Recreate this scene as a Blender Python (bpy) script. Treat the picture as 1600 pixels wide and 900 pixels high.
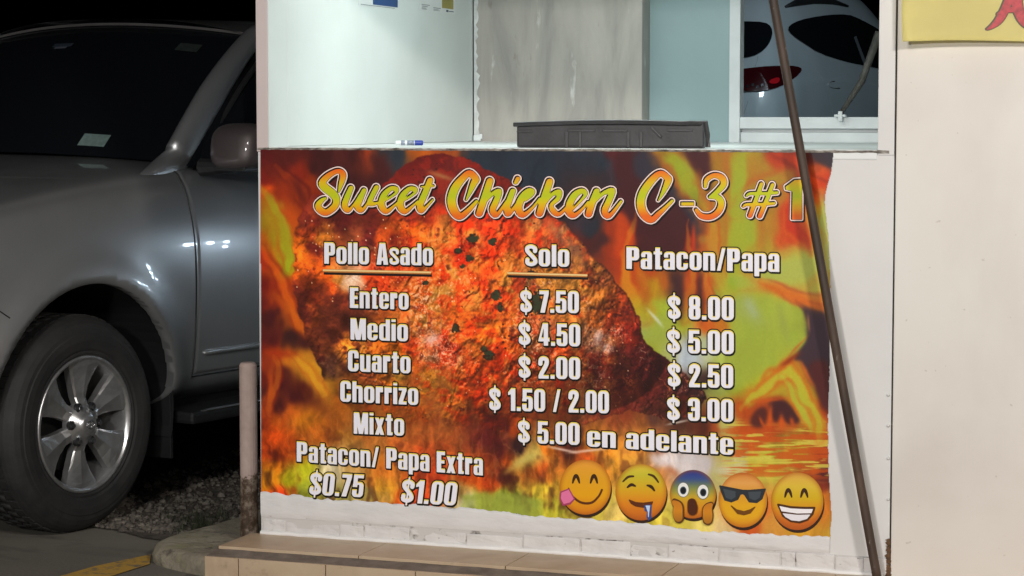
import bpy, bmesh, math, random
import numpy as np
from mathutils import Vector, Matrix, geometry
from mathutils.bvhtree import BVHTree
for o in list(bpy.data.objects): bpy.data.objects.remove(o)
R = math.radians
S = bpy.context.scene
COL = S.collection
# ---------------- camera ----------------
CAM = Vector((3.2, -6.52, 1.47)); FPX = 3500.0
PITCH = math.atan((450-185)/FPX); YAW = R(19.7)
cam = bpy.data.objects.new('camera', bpy.data.cameras.new('camera')); COL.objects.link(cam)
cam.location = CAM; cam.rotation_euler = (R(90)-PITCH, 0, YAW)
cam.data.sensor_width = 36; cam.data.lens = 36*FPX/1600; cam.data.clip_end = 500; cam.data.clip_start = .05
S.camera = cam
# ---------------- night sky and exposure ----------------
W = bpy.data.worlds.new('World'); S.world = W; W.use_nodes = True
nt = W.node_tree; nt.nodes.clear()
sky = nt.nodes.new('ShaderNodeTexSky'); sky.sky_type = 'NISHITA'; sky.sun_disc = False
sky.sun_elevation = R(-4); sky.sun_rotation = R(200)
bgn = nt.nodes.new('ShaderNodeBackground'); bgn.inputs['Strength'].default_value = .10
wo = nt.nodes.new('ShaderNodeOutputWorld')
nt.links.new(sky.outputs[0], bgn.inputs[0]); nt.links.new(bgn.outputs[0], wo.inputs[0])
S.view_settings.view_transform = 'Standard'; S.view_settings.look = 'None'
S.view_settings.exposure = 0; S.view_settings.gamma = 1; S.view_settings.use_curve_mapping = False
# ---------------- lamps out of view (position, aim, colour, watts, size, label) ----------------
LAMPS = [
 (Vector((4.7, -4.4, 3.3)), (1.7, 0, .8), (1, .94, .87), 146, .5, 'warm white floodlight high in front of the cream wall'),
 (Vector((1.6, -5.2, 3.6)), (1.0, 0, .8), (1, .96, .92), 78, .9, 'added wide white fill light facing the menu wall'),  # added fill, softens what the key lamp leaves
 (Vector((1.2, -8.6, 2.7)), (-1.2, .2, .7), (1, .97, .93), 210, .5, 'added white floodlight above the parking lot for the silver car'),  # added to brighten the silver car's fender
 (Vector((2.4, 2.9, 3.3)), (.8, 6.6, 1.7), (.70, .90, 1), 66, .8, 'added cool floodlight over the raised parking pad for the white hatchback'),  # added so the hatchback behind the stall isn't black
]
TUBE = (Vector((.95, .55, 2.30)), (.86, 1, .97), 12.5)
LED = 45.0          # bulbs of the small lamp on the stall's side wall
ADDED_SHOP = 120.0         # each tube under the added shop canopy across the lot
PG = 1.18           # ink density of the banner print
STEP = 1.0          # grid of the print
# ---------------- helpers ----------------
RM = Matrix.Rotation(YAW, 3, 'Z') @ Matrix.Rotation(R(90)-PITCH, 3, 'X')
def ray(x, y): return (RM @ Vector(((x-800)/FPX, (450-y)/FPX, -1))).normalized()
def onY(x, y, Y):
    d = ray(x, y); return CAM+d*((Y-CAM.y)/d.y)
def onZ(x, y, Z):
    d = ray(x, y); return CAM+d*((Z-CAM.z)/d.z)
def lin(c):
    c = np.asarray(c, float); return np.where(c <= .04045, c/12.92, ((c+.055)/1.055)**2.4)
def hx(c): return tuple(lin([int(c[k:k+2], 16)/255 for k in (0, 2, 4)]))
def link(o, parent=None):
    COL.objects.link(o)
    if parent: o.parent = parent
    return o
def mobj(name, verts, faces, mat, parent=None, smooth=False):
    me = bpy.data.meshes.new(name); me.from_pydata([tuple(v) for v in verts], [], [tuple(f) for f in faces]); me.update()
    for m in (mat if isinstance(mat, (list, tuple)) else [mat]): me.materials.append(m)
    if smooth: me.polygons.foreach_set('use_smooth', [True]*len(me.polygons))
    return link(bpy.data.objects.new(name, me), parent)
def bobj(name, bm, mat, parent=None, smooth=False, keep=False):
    me = bpy.data.meshes.new(name)
    bmesh.ops.recalc_face_normals(bm, faces=bm.faces[:]) if not keep else None
    bm.to_mesh(me); bm.free()
    for m in (mat if isinstance(mat, (list, tuple)) else [mat]): me.materials.append(m)
    if smooth: me.polygons.foreach_set('use_smooth', [True]*len(me.polygons))
    return link(bpy.data.objects.new(name, me), parent)
def tag(o, label=None, cat=None, group=None, kind=None):
    for k, v in (('label', label), ('category', cat), ('group', group), ('kind', kind)):
        if v: o[k] = v
    return o
def empty(name, loc, rz, label, cat, group=None):
    o = link(bpy.data.objects.new(name, None)); o.location = loc; o.rotation_euler = (0, 0, rz); o.empty_display_size = .1
    return tag(o, label, cat, group)
def bx(bm, x0, x1, y0, y1, z0, z1, bev=0, mi=0):
    r = bmesh.ops.create_cube(bm, size=1); vs = r['verts']
    for v in vs: v.co = Vector((x0+(v.co.x+.5)*(x1-x0), y0+(v.co.y+.5)*(y1-y0), z0+(v.co.z+.5)*(z1-z0)))
    fs = set(f for v in vs for f in v.link_faces)
    for f in fs: f.material_index = mi
    if bev:
        es = set(e for v in vs for e in v.link_edges)
        bmesh.ops.bevel(bm, geom=list(es), offset=bev, segments=2, affect='EDGES', profile=.6)
def box(name, x0, x1, y0, y1, z0, z1, mat, parent=None, bev=0):
    bm = bmesh.new(); bx(bm, x0, x1, y0, y1, z0, z1, bev); return bobj(name, bm, mat, parent)
def tube(bm, pts, r, n=12, cap=True, mi=0):
    pts = [Vector(p) for p in pts]; rings = []
    for i, p in enumerate(pts):
        t = (pts[min(i+1, len(pts)-1)]-pts[max(i-1, 0)]).normalized()
        a = t.cross(Vector((0, 0, 1)));
        if a.length < .05: a = t.cross(Vector((1, 0, 0)))
        a.normalize(); b = t.cross(a); rr = r[i] if isinstance(r, (list, tuple)) else r
        rings.append([bm.verts.new(p+a*rr*math.cos(2*math.pi*k/n)+b*rr*math.sin(2*math.pi*k/n)) for k in range(n)])
    for i in range(len(rings)-1):
        for k in range(n):
            bm.faces.new((rings[i][k], rings[i][(k+1) % n], rings[i+1][(k+1) % n], rings[i+1][k])).material_index = mi
    if cap:
        bm.faces.new(rings[0][::-1]).material_index = mi; bm.faces.new(rings[-1]).material_index = mi
def grid_faces(nu, nv):
    return [(i*nv+j, i*nv+j+1, (i+1)*nv+j+1, (i+1)*nv+j) for i in range(nu-1) for j in range(nv-1)]
# ---------------- materials ----------------
class Mat:
    def __init__(s, name, col=(.5, .5, .5), rough=.5, metal=0, spec=.5, coat=0):
        s.m = bpy.data.materials.new(name); s.m.use_nodes = True; s.t = s.m.node_tree
        s.b = s.t.nodes['Principled BSDF']; s.b.inputs['Base Color'].default_value = (*col, 1)
        s.b.inputs['Roughness'].default_value = rough; s.b.inputs['Metallic'].default_value = metal
        s.b.inputs['Specular IOR Level'].default_value = spec; s.b.inputs['Coat Weight'].default_value = coat
        s.tc = s.t.nodes.new('ShaderNodeTexCoord'); s.col = col; s.cs = None; s.h = None
    def n(s, kind, **kw):
        q = s.t.nodes.new(kind)
        for k, v in kw.items(): setattr(q, k, v)
        return q
    def noise(s, scale, detail=4, rough=.55, stretch=(1, 1, 1), dist=0):
        mp = s.n('ShaderNodeMapping'); mp.inputs['Scale'].default_value = stretch
        s.t.links.new(s.tc.outputs['Object'], mp.inputs[0])
        q = s.n('ShaderNodeTexNoise'); q.inputs['Scale'].default_value = scale; q.inputs['Detail'].default_value = detail
        q.inputs['Roughness'].default_value = rough; q.inputs['Distortion'].default_value = dist
        s.t.links.new(mp.outputs[0], q.inputs['Vector']); return q.outputs[0]
    def ramp(s, src, stops):
        r = s.n('ShaderNodeValToRGB'); e = r.color_ramp.elements
        while len(e) < len(stops): e.new(.5)
        for k, (p, c) in enumerate(stops):
            e[k].position = p; e[k].color = (*(c if isinstance(c, tuple) else (c, c, c)), 1)
        s.t.links.new(src, r.inputs[0]); return r.outputs[0]
    def base(s, sock): s.cs = sock; s.t.links.new(sock, s.b.inputs['Base Color']); return s
    def mix(s, fac, other, first=None, op='MIX'):
        q = s.n('ShaderNodeMix', data_type='RGBA', blend_type=op)
        s.t.links.new(fac, q.inputs[0]) if not isinstance(fac, float) else setattr(q.inputs[0], 'default_value', fac)
        a = first or s.cs
        if a is None: q.inputs[6].default_value = (*s.col, 1)
        else: s.t.links.new(a, q.inputs[6])
        if isinstance(other, tuple): q.inputs[7].default_value = (*other, 1)
        else: s.t.links.new(other, q.inputs[7])
        return s.base(q.outputs[2])
    def bump(s, src, strength=.3, dist=.005):
        q = s.n('ShaderNodeBump'); q.inputs['Strength'].default_value = strength; q.inputs['Distance'].default_value = dist
        s.t.links.new(src, q.inputs['Height'])
        if s.h: s.t.links.new(s.h, q.inputs['Normal'])
        s.h = q.outputs[0]; s.t.links.new(s.h, s.b.inputs['Normal']); return s
    def roughmap(s, src, lo, hi):
        q = s.n('ShaderNodeMapRange'); q.inputs['To Min'].default_value = lo; q.inputs['To Max'].default_value = hi
        s.t.links.new(src, q.inputs[0]); s.t.links.new(q.outputs[0], s.b.inputs['Roughness']); return s
def simple(name, col, rough=.5, metal=0, coat=0, var=.12, scale=8, bump=0):
    q = Mat(name, col, rough, metal, coat=coat)
    f = q.noise(scale, 5)
    q.base(q.ramp(f, [(.3, tuple(c*(1-var) for c in col)), (.7, tuple(min(1, c*(1+var)) for c in col))]))
    if bump: q.bump(q.noise(scale*6, 4), bump, .003)
    return q.m
def paint_wall(name, col, stain=.25, rough=.55):
    q = Mat(name, col, rough)
    a = q.noise(3, 6); q.base(q.ramp(a, [(.25, tuple(c*.9 for c in col)), (.75, col)]))
    b = q.noise(9, 8, .65, (1, 1, .35)); q.mix(q.ramp(b, [(.58, 0), (.75, stain)]), tuple(c*.55 for c in col))
    q.bump(q.noise(40, 5), .12, .004); q.bump(q.noise(4, 2), .25, .01); q.roughmap(a, rough-.1, rough+.15); return q.m
# ---------- printed artwork of the banner, worked out in the banner's own drawing units ----------
def hsh(ix, iy, s):
    h = (ix.astype(np.int64)*374761393 + iy.astype(np.int64)*668265263 + s*974711) & 0xffffffff
    h = ((h ^ (h >> 13))*1274126177) & 0xffffffff
    return ((h ^ (h >> 16)) & 0xffff)/65535.0
def vnoise(x, y, s=0):
    ix = np.floor(x).astype(np.int64); iy = np.floor(y).astype(np.int64)
    fx = x-ix; fy = y-iy
    fx = fx*fx*(3-2*fx); fy = fy*fy*(3-2*fy)
    a = hsh(ix, iy, s); b = hsh(ix+1, iy, s); c = hsh(ix, iy+1, s); d = hsh(ix+1, iy+1, s)
    return (a*(1-fx)+b*fx)*(1-fy)+(c*(1-fx)+d*fx)*fy
def fbm(x, y, s=0, n=4):
    t = 0; a = .5; w = 0
    for k in range(n):
        t = t+a*vnoise(x*2**k, y*2**k, s+17*k); w += a; a *= .5
    return t/w
def sst(a, b, x):
    t = np.clip((x-a)/(b-a), 0, 1)
    return t*t*(3-2*t)
def inpoly(px, py, poly):
    r = np.zeros(px.shape, bool); n = len(poly); j = n-1
    for i in range(n):
        xi, yi = poly[i]; xj, yj = poly[j]
        if yi != yj:
            r ^= ((yi > py) != (yj > py)) & (px < (xj-xi)*(py-yi)/(yj-yi)+xi)
        j = i
    return r
def ctrl(s):
    P = []; C = []
    for tok in s.split(';'):
        tok = tok.strip()
        if not tok: continue
        a, c = tok.split(); x, y = a.split(',')
        P.append((float(x), float(y))); C.append([int(c[k:k+2], 16)/255 for k in (0, 2, 4)])
    return np.array(P), np.array(C)
FLAME = """410,235 5a1a1a;450,240 5a1f1a;500,240 4a2020;560,240 4a1f1f;574,242 a04020;600,236 333740;622,246 2f3a45;638,235 b05a20;662,236 b05a20;690,236 9a4a20;
410,270 7a2018;410,290 c04818;430,260 5a1c1a;460,275 8a2a18;478,290 a03a18;450,300 6a1f1a;430,300 8a2e18;490,265 4a1f20;540,270 4a2022;590,270 4a2020;470,310 a83c18;485,320 8a2c18;
410,320 9a5018;425,330 9a7020;445,345 b04818;415,350 9a7a1e;440,372 94801e;455,350 b04a18;452,385 96981e;456,402 94a822;410,380 b05a18;410,402 c83a18;430,412 c05018;446,412 88a01e;
410,440 7a2018;430,440 9a3018;450,440 c05018;457,460 b05820;410,480 6a1f1a;440,480 a83c18;460,480 b85a20;420,500 4a1c1e;450,505 c06020;468,510 b06020;420,530 5a1e1e;450,528 3a1e20;468,532 4a2020;410,548 7a2218;430,552 a84018;450,560 b06820;470,558 c08028;490,580 c08a28;440,585 4a1c1e;420,572 9a3a1c;
410,590 6a2018;427,590 a8461a;415,605 4a1c1c;425,612 a84a1e;445,605 4a1a1c;480,612 5a2018;500,600 b88028;470,625 4a1a1c;440,640 4a1a1c;418,640 a04018;410,662 a03a18;440,660 b05018;430,680 c04a18;460,650 b85a20;480,660 b06a1e;500,680 a85a20;410,700 a83c14;430,712 8a3014;450,700 b04818;430,730 a86018;470,742 9a9a28;455,752 a09a20;420,750 a07018;410,768 b04a1a;440,768 b83a1c;470,770 8a9a30;520,740 b4aa8c;530,770 9a9050;560,760 b09a68;580,772 b09a50;600,760 c08a30;620,778 b8501e;600,740 b06a2a;650,782 b8401c;680,742 b04020;
715,765 b08848;725,790 a8a890;745,782 94a840;780,788 8aa83a;820,795 8ca040;730,748 c05018;760,755 a84018;780,742 5a241c;790,722 a84818;810,692 3a2024;780,662 4a1c1c;770,700 5a2020;800,662 b04a1c;815,722 b08a40;832,705 a89048;840,735 b05020;850,745 b86a28;860,700 c06820;850,770 c0a83a;860,803 b0a83a;885,700 5a2a20;900,692 4a2420;915,720 b05020;940,700 b07028;960,715 b88030;990,720 c08a38;
995,240 4a2428;1010,235 3a3038;1000,262 37353f;1030,240 a06028;1045,235 9a5a28;1050,250 8a8a28;1062,262 80a02e;1075,275 8a8a2a;1040,265 9a5a28;1065,290 a85a28;1088,292 8a7028;1097,240 4a2428;1087,258 50262a;1077,236 4a2428;1098,270 50262a;1120,240 9a6a28;1135,250 907028;1120,290 907828;1140,240 a05028;1150,280 8a8a2a;1160,250 8a8a30;1180,240 8a8a30;1200,262 98782c;1190,290 9a6828;1210,240 a0481e;1230,248 b03a1c;1238,262 b0401c;1215,232 5a2824;1272,248 5a2824;1290,235 3a3038;1300,246 303440;1280,262 b04a20;1270,282 c05020;1292,282 b03a1c;1285,302 c04a20;
1000,300 4a2020;1020,320 4a1e20;1060,302 3a3038;1078,312 4a2428;1078,340 3e2a30;1092,348 36343e;1106,330 a86028;1115,350 a0702a;1130,340 98782a;1150,330 88a830;1160,350 8aa030;1180,340 9a7a28;1200,320 a07028;1210,300 a05a24;1225,330 b04020;1230,350 b8401c;1240,372 b03018;1250,332 c04a1c;1270,340 a88028;1280,352 94a050;1290,362 a0a868;
1000,350 4a1e20;1030,360 4a1c1e;1060,382 4a1e20;1095,370 3a3038;1082,376 c0401c;1110,372 b06828;1130,382 9a8a2a;1150,370 94902c;1170,382 8aa02c;1190,382 a08a30;1220,372 b04a1e;1250,388 a08a34;1280,388 a09040;
900,240 30343f;800,240 2d3440;750,250 2c343e;850,272 2c3440;940,250 2e3742;960,240 5a2224;980,262 5a2426;958,282 3a3038;970,322 5a2024;920,352 30343e;890,335 3a3038;940,382 4a2a2c;915,375 5a2826;960,372 a03a1c;976,350 c0481c;986,370 b8461c;1000,392 5a201e;958,402 a03a1c;980,400 b84a1c;
995,440 b0681e;1010,430 b04a1c;1020,452 a8801e;1040,440 a85a20;1060,440 43282c;1062,458 3f2a30;1075,440 b05a20;1090,440 5a2a24;1095,462 5a2c24;1106,440 b05a24;1120,430 88a830;1130,446 7cb028;1150,446 88a838;1170,440 b0702a;1185,446 b8641e;1200,430 94a040;1230,420 a0a050;1260,422 98a050;1270,450 a89040;1225,461 b0702a;1250,471 b05a20;1272,480 c06828;1000,480 9a9a28;1020,490 94a838;1040,490 8fae38;1070,480 9a8a2c;1140,470 88a880;1165,480 90a888;1180,490 8aa870;1200,480 90b040;1230,482 98b048;1250,492 90b040;1266,496 5a3030;1282,500 43303a;1275,530 43303a;1285,560 4a2428;1266,520 4a3034;1292,540 4a2a30;1000,510 90a850;1030,512 8fae38;1060,506 94a030;1105,506 b85a20;1125,502 b06a20;1160,520 90b040;1200,530 8fae3a;1240,530 88b038;1254,530 90a838;1240,562 a08030;1225,572 b0581c;1252,562 8a4a2a;1020,540 94a038;1045,552 98a060;1080,550 a0a8b0;1070,562 a8b0b8;1100,540 9aa880;1130,560 94a850;1170,560 90a83c;1200,560 94b03c;1230,584 98982e;1262,570 5a2424;
1120,600 90a850;1150,600 94b03a;1190,598 a0a030;1170,620 a8902a;1200,615 a8982e;1220,600 b06a28;1245,590 a8882c;1255,610 98982c;1265,632 a08a2c;1270,590 5a2a24;1285,602 7a2a1c;1280,640 8a3018;1270,660 a0581e;1250,662 9a8a2a;1160,640 b8501c;1180,632 9a4420;1200,640 5a2820;1220,640 3e2024;1240,652 4a2424;1230,622 8a3a20;1200,660 b04a20;1220,660 c04a1e;1170,660 a8481c;1160,680 b04c1c;1190,680 a85020;1230,682 8a6a28;1270,682 a8501e;1130,660 a0a868;1140,690 a0a050;1200,700 a09838;1250,700 a8882c;1282,702 a0401c;1180,715 b0a040;1150,722 b0a878;1100,722 b8b0b0;1070,716 c0b8b8;1050,716 b8b0b0;1130,742 a8a068;1200,732 a8a040;1270,732 a85a24;1287,742 5a2424;1280,762 7a3020;1290,790 b06a28;1280,822 b08030;1290,836 a88a34;1250,832 b88a30;1200,832 c08a40;1170,816 c05a28;1130,832 c0a878;1100,822 c8b868;1050,822 c8b850;1000,812 b8a840;960,802 c0a860;940,792 b0a040;900,808 a8a83a;1110,592 3a2024;1060,602 4a2420;1040,582 4a2020;1030,622 b05020;1010,602 a04020;1020,652 5a3a30;1000,652 8a5028;1060,642 4a2a20;1100,662 5a2a1c;1120,662 a0401c;1010,682 b07030;1030,692 6a3a28;980,642 8a4024;1000,702 b87a34;1040,742 a87040"""
BIRD = """640,260 6a1f1a;690,255 5a1d1c;720,265 5a2422;620,290 8a2a18;660,290 7a2018;690,276 8a6038;740,290 7a2820;790,300 5a2622;830,320 6a2a22;560,300 4a1e20;520,330 4a2420;500,330 8a4424;480,360 8a3c1c;468,350 6a3020;465,380 b8601e;475,392 c06820;490,350 6a2a1c;510,355 a0602c;500,370 a86a2c;490,385 6a2420;530,350 5a2420;560,360 6a3824;580,370 5a2020;600,370 a84a1c;620,350 b0501e;640,340 8a3420;650,360 c0621e;620,380 8a2c1a;670,340 a83a1c;690,350 c07a38;680,380 b06a30;700,370 c87a38;720,355 d03a18;740,370 c87038;730,382 8a2a18;760,350 c04020;800,350 c84820;770,390 d84018;820,370 d05028;835,355 c08048;850,362 8a4828;870,362 a06a48;890,390 7a4a38;880,380 b04a20;905,402 8a5838;930,430 8a5030;820,322 b03820;780,332 b83a1c;860,342 6a3428;
470,420 b85a1e;480,440 8a3c1c;500,430 b0521c;460,450 6a2c20;480,460 6a2a1c;500,460 8a3c20;470,490 5a2820;500,490 7a3c20;530,470 6a3020;520,450 b04a1e;550,440 b8a088;530,440 a8783c;580,440 a83c1c;620,440 c04420;650,440 b8481e;665,430 c06a2a;690,430 d04418;710,420 c88a40;730,440 d84c18;720,405 b03018;750,420 c85a20;770,430 d8481c;790,410 c07030;690,460 b89048;670,460 c06828;650,480 b0602a;660,490 b88a40;700,480 d06a28;740,460 c87838;760,460 d85020;790,440 b88038;820,440 8a6038;850,440 b88038;900,450 b08038;930,462 b07030;960,472 a84820;975,492 8a3420;540,500 5a2c20;520,520 6a3424;500,540 6a3824;490,520 8a4424;540,540 c07a30;560,552 9a6830;520,582 7a5040;500,580 8a6048;600,545 c06a28;620,550 c8701e;645,540 c04a20;660,520 c07040;680,540 c8603a;700,540 c84020;670,560 b87850;700,560 c05030;720,520 d05c20;750,500 d06828;740,540 c06828;770,520 d87828;760,560 b85a24;790,540 d06020;800,500 d86a28;740,580 c84c20;720,590 d04418;760,600 d0441c;790,570 c84c20;850,520 b06840;830,520 a8502c;900,490 b87838;920,520 b8805a;940,540 b87860;930,500 c06828;960,500 c04a20;980,520 8a2a1c;950,562 8a2c1e;900,570 c05020;880,550 c85828;930,582 6a2420;970,562 5a2420;1000,562 5a2020;1020,582 5a2222;1060,595 4a2222;1095,610 3a2024;1080,640 6a2a1e;1040,630 4a2420;1010,600 5a2220;900,600 a03a1c;850,590 c05828;870,630 8a2c1c;920,622 5a2020;960,612 6a2420;820,600 b04a20;780,620 b83c1c;760,640 a8401c;740,620 c84c1c;700,610 b87830;680,600 b88030;660,580 c88030;640,600 b88038;620,582 a88038;600,590 b06828;570,590 a05830;560,610 c06a28;520,610 8a2c18;500,620 9a3a18;540,650 b06a20;520,640 b86020;570,650 b8481c;600,650 c0581e;620,680 b8401c;660,640 c06a24;690,660 c07828;640,700 a83c1c;700,700 c0501e;740,680 c0481c;760,690 a83018;720,720 a83c1c;680,710 b8441c;580,690 b0501e;560,700 b06a20;540,690 b08a20;820,640 9a3a1c;860,660 8a3020;900,660 5a2420;480,640 a8501c"""
BIRD_EDGE = [(488,306),(470,335),(460,362),(457,385),(461,402),(458,425),(456,450),(463,470),(468,492),(474,505),(475,528),(486,548),(498,570),(507,592),(470,640),(470,760),(760,760),(800,650),(900,668),(985,640),(1040,655),(1082,650),(1104,622),(1096,606),(1075,590),(1060,575),(1040,560),(1022,546),(1010,538),(1001,522),(1001,500),(990,484),(984,468),(972,450),(950,425),(925,400),(904,372),(880,348),(855,325),(825,298),(790,280),(755,262),(735,249),(712,243),(688,240),(664,243),(640,252),(622,266),(606,284),(560,300),(520,298)]
SHAPES = [
 (5, .9, '4a2024', [(955,236),(992,236),(1000,275),(1060,300),(1085,340),(1083,395),(1062,420),(1000,412),(985,350),(965,310)]),
 (5, .9, '38343f', [(988,236),(1026,236),(1036,272),(1062,298),(1087,330),(1100,352),(1097,374),(1088,396),(1084,372),(1076,335),(1052,312),(1020,285),(992,280)]),
 (4, .9, '4c2428', [(1064,236),(1112,236),(1107,258),(1113,290),(1108,302),(1088,268)]),
 (4, .7, '5a2824', [(1198,230),(1238,230),(1248,246),(1224,246)]),
 (3, .9, '3a3038', [(1262,230),(1306,230),(1303,264),(1286,260),(1270,247)]),
 (8, .75, '8ea63e', [(1112,420),(1150,420),(1190,455),(1232,468),(1256,487),(1262,510),(1259,530),(1247,548),(1222,563),(1190,590),(1140,610),(1120,590),(1150,520),(1125,490)]),
 (6, .5, '8ea04c', [(1030,490),(1060,505),(1060,560),(1040,555),(1012,535),(1003,500)]),
 (6, .6, 'a4acb2', [(1066,545),(1088,536),(1094,560),(1076,576),(1062,568)]),
 (2, .95, '41303a', [(1238,466),(1262,478),(1302,494),(1302,640),(1287,640),(1277,612),(1264,582),(1252,563),(1236,566),(1249,549),(1261,530),(1264,509),(1258,486)]),
 (6, .8, '5a2420', [(1256,566),(1302,560),(1302,650),(1288,648),(1276,612)]),
]
SHAPES += [
 (10, .6, '98762a', [(1112,236),(1186,236),(1218,264),(1242,290),(1225,320),(1215,380),(1110,395),(1104,350),(1114,300)]),
 (8, .8, 'b03c1c', [(1190,236),(1250,236),(1262,300),(1240,284),(1206,264)]),
 (7, .8, 'b4381c', [(1214,322),(1240,312),(1258,340),(1276,394),(1256,393),(1236,378),(1220,358)]),
 (9, .6, '98a24a', [(1200,392),(1290,392),(1286,470),(1250,462),(1215,432)]),
 (7, .8, 'a8481c', [(1158,656),(1172,630),(1202,614),(1234,624),(1258,660),(1240,678),(1196,676),(1166,670)]),
 (3, .9, '44242a', [(1200,624),(1226,622),(1246,642),(1254,660),(1232,666),(1222,650),(1212,664),(1202,646)]),
 (3, .8, '4a2426', [(1168,658),(1182,638),(1196,634),(1200,652),(1192,668),(1174,668)]),
 (5, .85, 'a08e2c', [(1162,622),(1186,600),(1216,584),(1247,564),(1260,588),(1280,640),(1294,672),(1270,680),(1254,658),(1238,632),(1212,612),(1188,618),(1168,642)]),
]
TONGUES = [([(1034,230,18),(1068,272,20),(1098,318,15),(1109,352,4)],'8c982c','a2602a'),([(1152,226,30),(1156,300,28),(1160,380,27),(1148,436,24)],'8ea434','a46a28'),([(1106,300,7),(1110,370,13),(1124,420,15),(1140,462,10)],'ac7a2c','b0541e'),
 ([(988,335,2),(972,392,13),(984,446,22),(1002,486,20)],'c07a22','b03a18'),([(1084,344,1.5),(1081,390,7),(1076,440,10),(1070,500,12)],'b86820','b03a18'),([(1104,415,6),(1112,470,10),(1106,512,7)],'b4742a','b4501c'),
 ([(1262,270,10),(1204,286,16),(1150,332,14)],'987a2c','a45e26'),([(1310,392,38),(1252,420,36),(1200,432,26),(1150,442,14)],'9aa650','a8843a'),([(1300,482,7),(1242,456,10),(1186,440,5)],'bc6a2a','a8502a'),
 ([(1160,640,5),(1176,618,9),(1200,600,11),(1236,580,13),(1255,600,11),(1268,640,11),(1286,684,12)],'a8a036','b45c1c'),([(1226,588,7),(1248,636,9),(1264,676,6)],'a0a03a','b0762a'),([(1236,306,8),(1246,350,17),(1264,394,9)],'b6361a','bc581e'),
 ([(1282,300,6),(1292,350,8),(1297,420,7)],'9eaa62','a87c3a'),([(1208,236,10),(1246,262,14),(1290,304,11)],'b63c1a','8a2c1c'),
 ([(406,292,6),(434,346,14),(456,402,12),(452,420,4)],'98982a','b0501a'),([(410,396,9),(438,440,17),(462,482,14),(472,522,5)],'c4581c','8c2c18'),([(455,548,6),(488,584,12),(508,614,9)],'c8902c','a8501c'),([(440,262,5),(474,300,12),(486,344,8)],'a4401a','6a2018'),
 ([(424,555,7),(432,600,9),(420,650,5)],'b0561e','8a2c18')]
STREAKS = [((1066,248),(1086,284),5,.6,'88a434'),((1150,262),(1158,350),7,.5,'8aa236'),((1170,330),(1176,400),8,.5,'8aa236'),((1135,240),(1140,290),6,.5,'a4562a'),
 ((1232,462),(1182,440),6,.8,'b8621e'),((1284,484),(1222,456),7,.8,'bc6426'),((1240,467),(1258,482),2.5,.7,'a8562a'),((1263,490),(1265,520),2,.6,'a07048'),((1263,524),(1228,561),2.2,.8,'a8602c'),((1250,552),(1218,573),4,.85,'8a3416'),((1222,572),(1184,604),3.5,.7,'b4621c'),
 ((1250,564),(1272,606),3,.75,'b4602a'),((1240,600),(1262,640),7,.6,'9aa038'),((1175,628),(1230,622),3,.7,'b8521c'),((1230,622),(1254,658),3,.6,'b8601e'),((1282,640),(1296,668),4,.7,'a8401c'),
 ((1062,425),(1062,505),7,.85,'43282c'),((1077,430),(1072,490),5,.7,'b05c20'),((1091,428),(1097,505),4,.85,'5a2a24'),((1104,430),(1110,490),5,.7,'b45c24'),((1012,482),(1036,512),2.5,.7,'c4ccc4'),((1100,500),(1108,515),6,.7,'b85a20'),((1122,500),(1128,512),4,.6,'b06a20'),
 ((975,345),(962,410),8,.75,'c0481a'),((986,360),(975,420),6,.5,'c8581c'),((1083,348),(1082,396),3.5,.8,'c4401c'),((1140,430),(1146,460),9,.6,'80b02e'),((1165,465),(1185,500),9,.5,'98ac90'),((1215,470),(1232,540),7,.35,'7c8a4a'),((1282,300),(1294,400),5,.6,'98a052'),((1290,350),(1294,470),4,.6,'a8a070'),
 ((1000,425),(1010,470),8,.5,'a8641e')]
def rbf(P, C, X, Y, s=9.0, p=2.2):
    num = np.zeros(X.shape+(3,)); den = np.zeros(X.shape)
    for (x, y), c in zip(P, C):
        w = 1.0/((X-x)**2+(Y-y)**2+s*s)**p
        num += w[..., None]*c; den += w
    return num/den[..., None]
def sample(F, x, y, x0, y0, st):
    gx = np.clip((x-x0)/st, 0, F.shape[1]-1.001); gy = np.clip((y-y0)/st, 0, F.shape[0]-1.001)
    ix = gx.astype(int); iy = gy.astype(int); fx = (gx-ix)[..., None]; fy = (gy-iy)[..., None]
    return (F[iy, ix]*(1-fx)+F[iy, ix+1]*fx)*(1-fy)+(F[iy+1, ix]*(1-fx)+F[iy+1, ix+1]*fx)*fy
def blur(M, n=1):
    for _ in range(n):
        M = (np.roll(M, 1, 0)+2*M+np.roll(M, -1, 0))/4
        M = (np.roll(M, 1, 1)+2*M+np.roll(M, -1, 1))/4
    return M
def mixc(A, m, c):
    return A*(1-m[..., None])+np.asarray(c)*m[..., None]
def hexc(c): return np.array([int(c[k:k+2], 16)/255 for k in (0, 2, 4)])
def blobs(X, Y, pts):
    m = np.zeros(X.shape)
    for x, y, rx, ry in pts:
        m = np.maximum(m, np.exp(-(((X-x)/rx)**2+((Y-y)/ry)**2)))
    return m
def streak(X, Y, a, b, w):
    ax, ay = a; bx, by = b; dx, dy = bx-ax, by-ay; L = dx*dx+dy*dy
    t = np.clip(((X-ax)*dx+(Y-ay)*dy)/L, 0, 1)
    d = np.hypot(X-ax-t*dx, Y-ay-t*dy)
    return np.exp(-(d/w)**2)*np.sin(np.pi*np.clip(t, .03, .97))**.6
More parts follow.
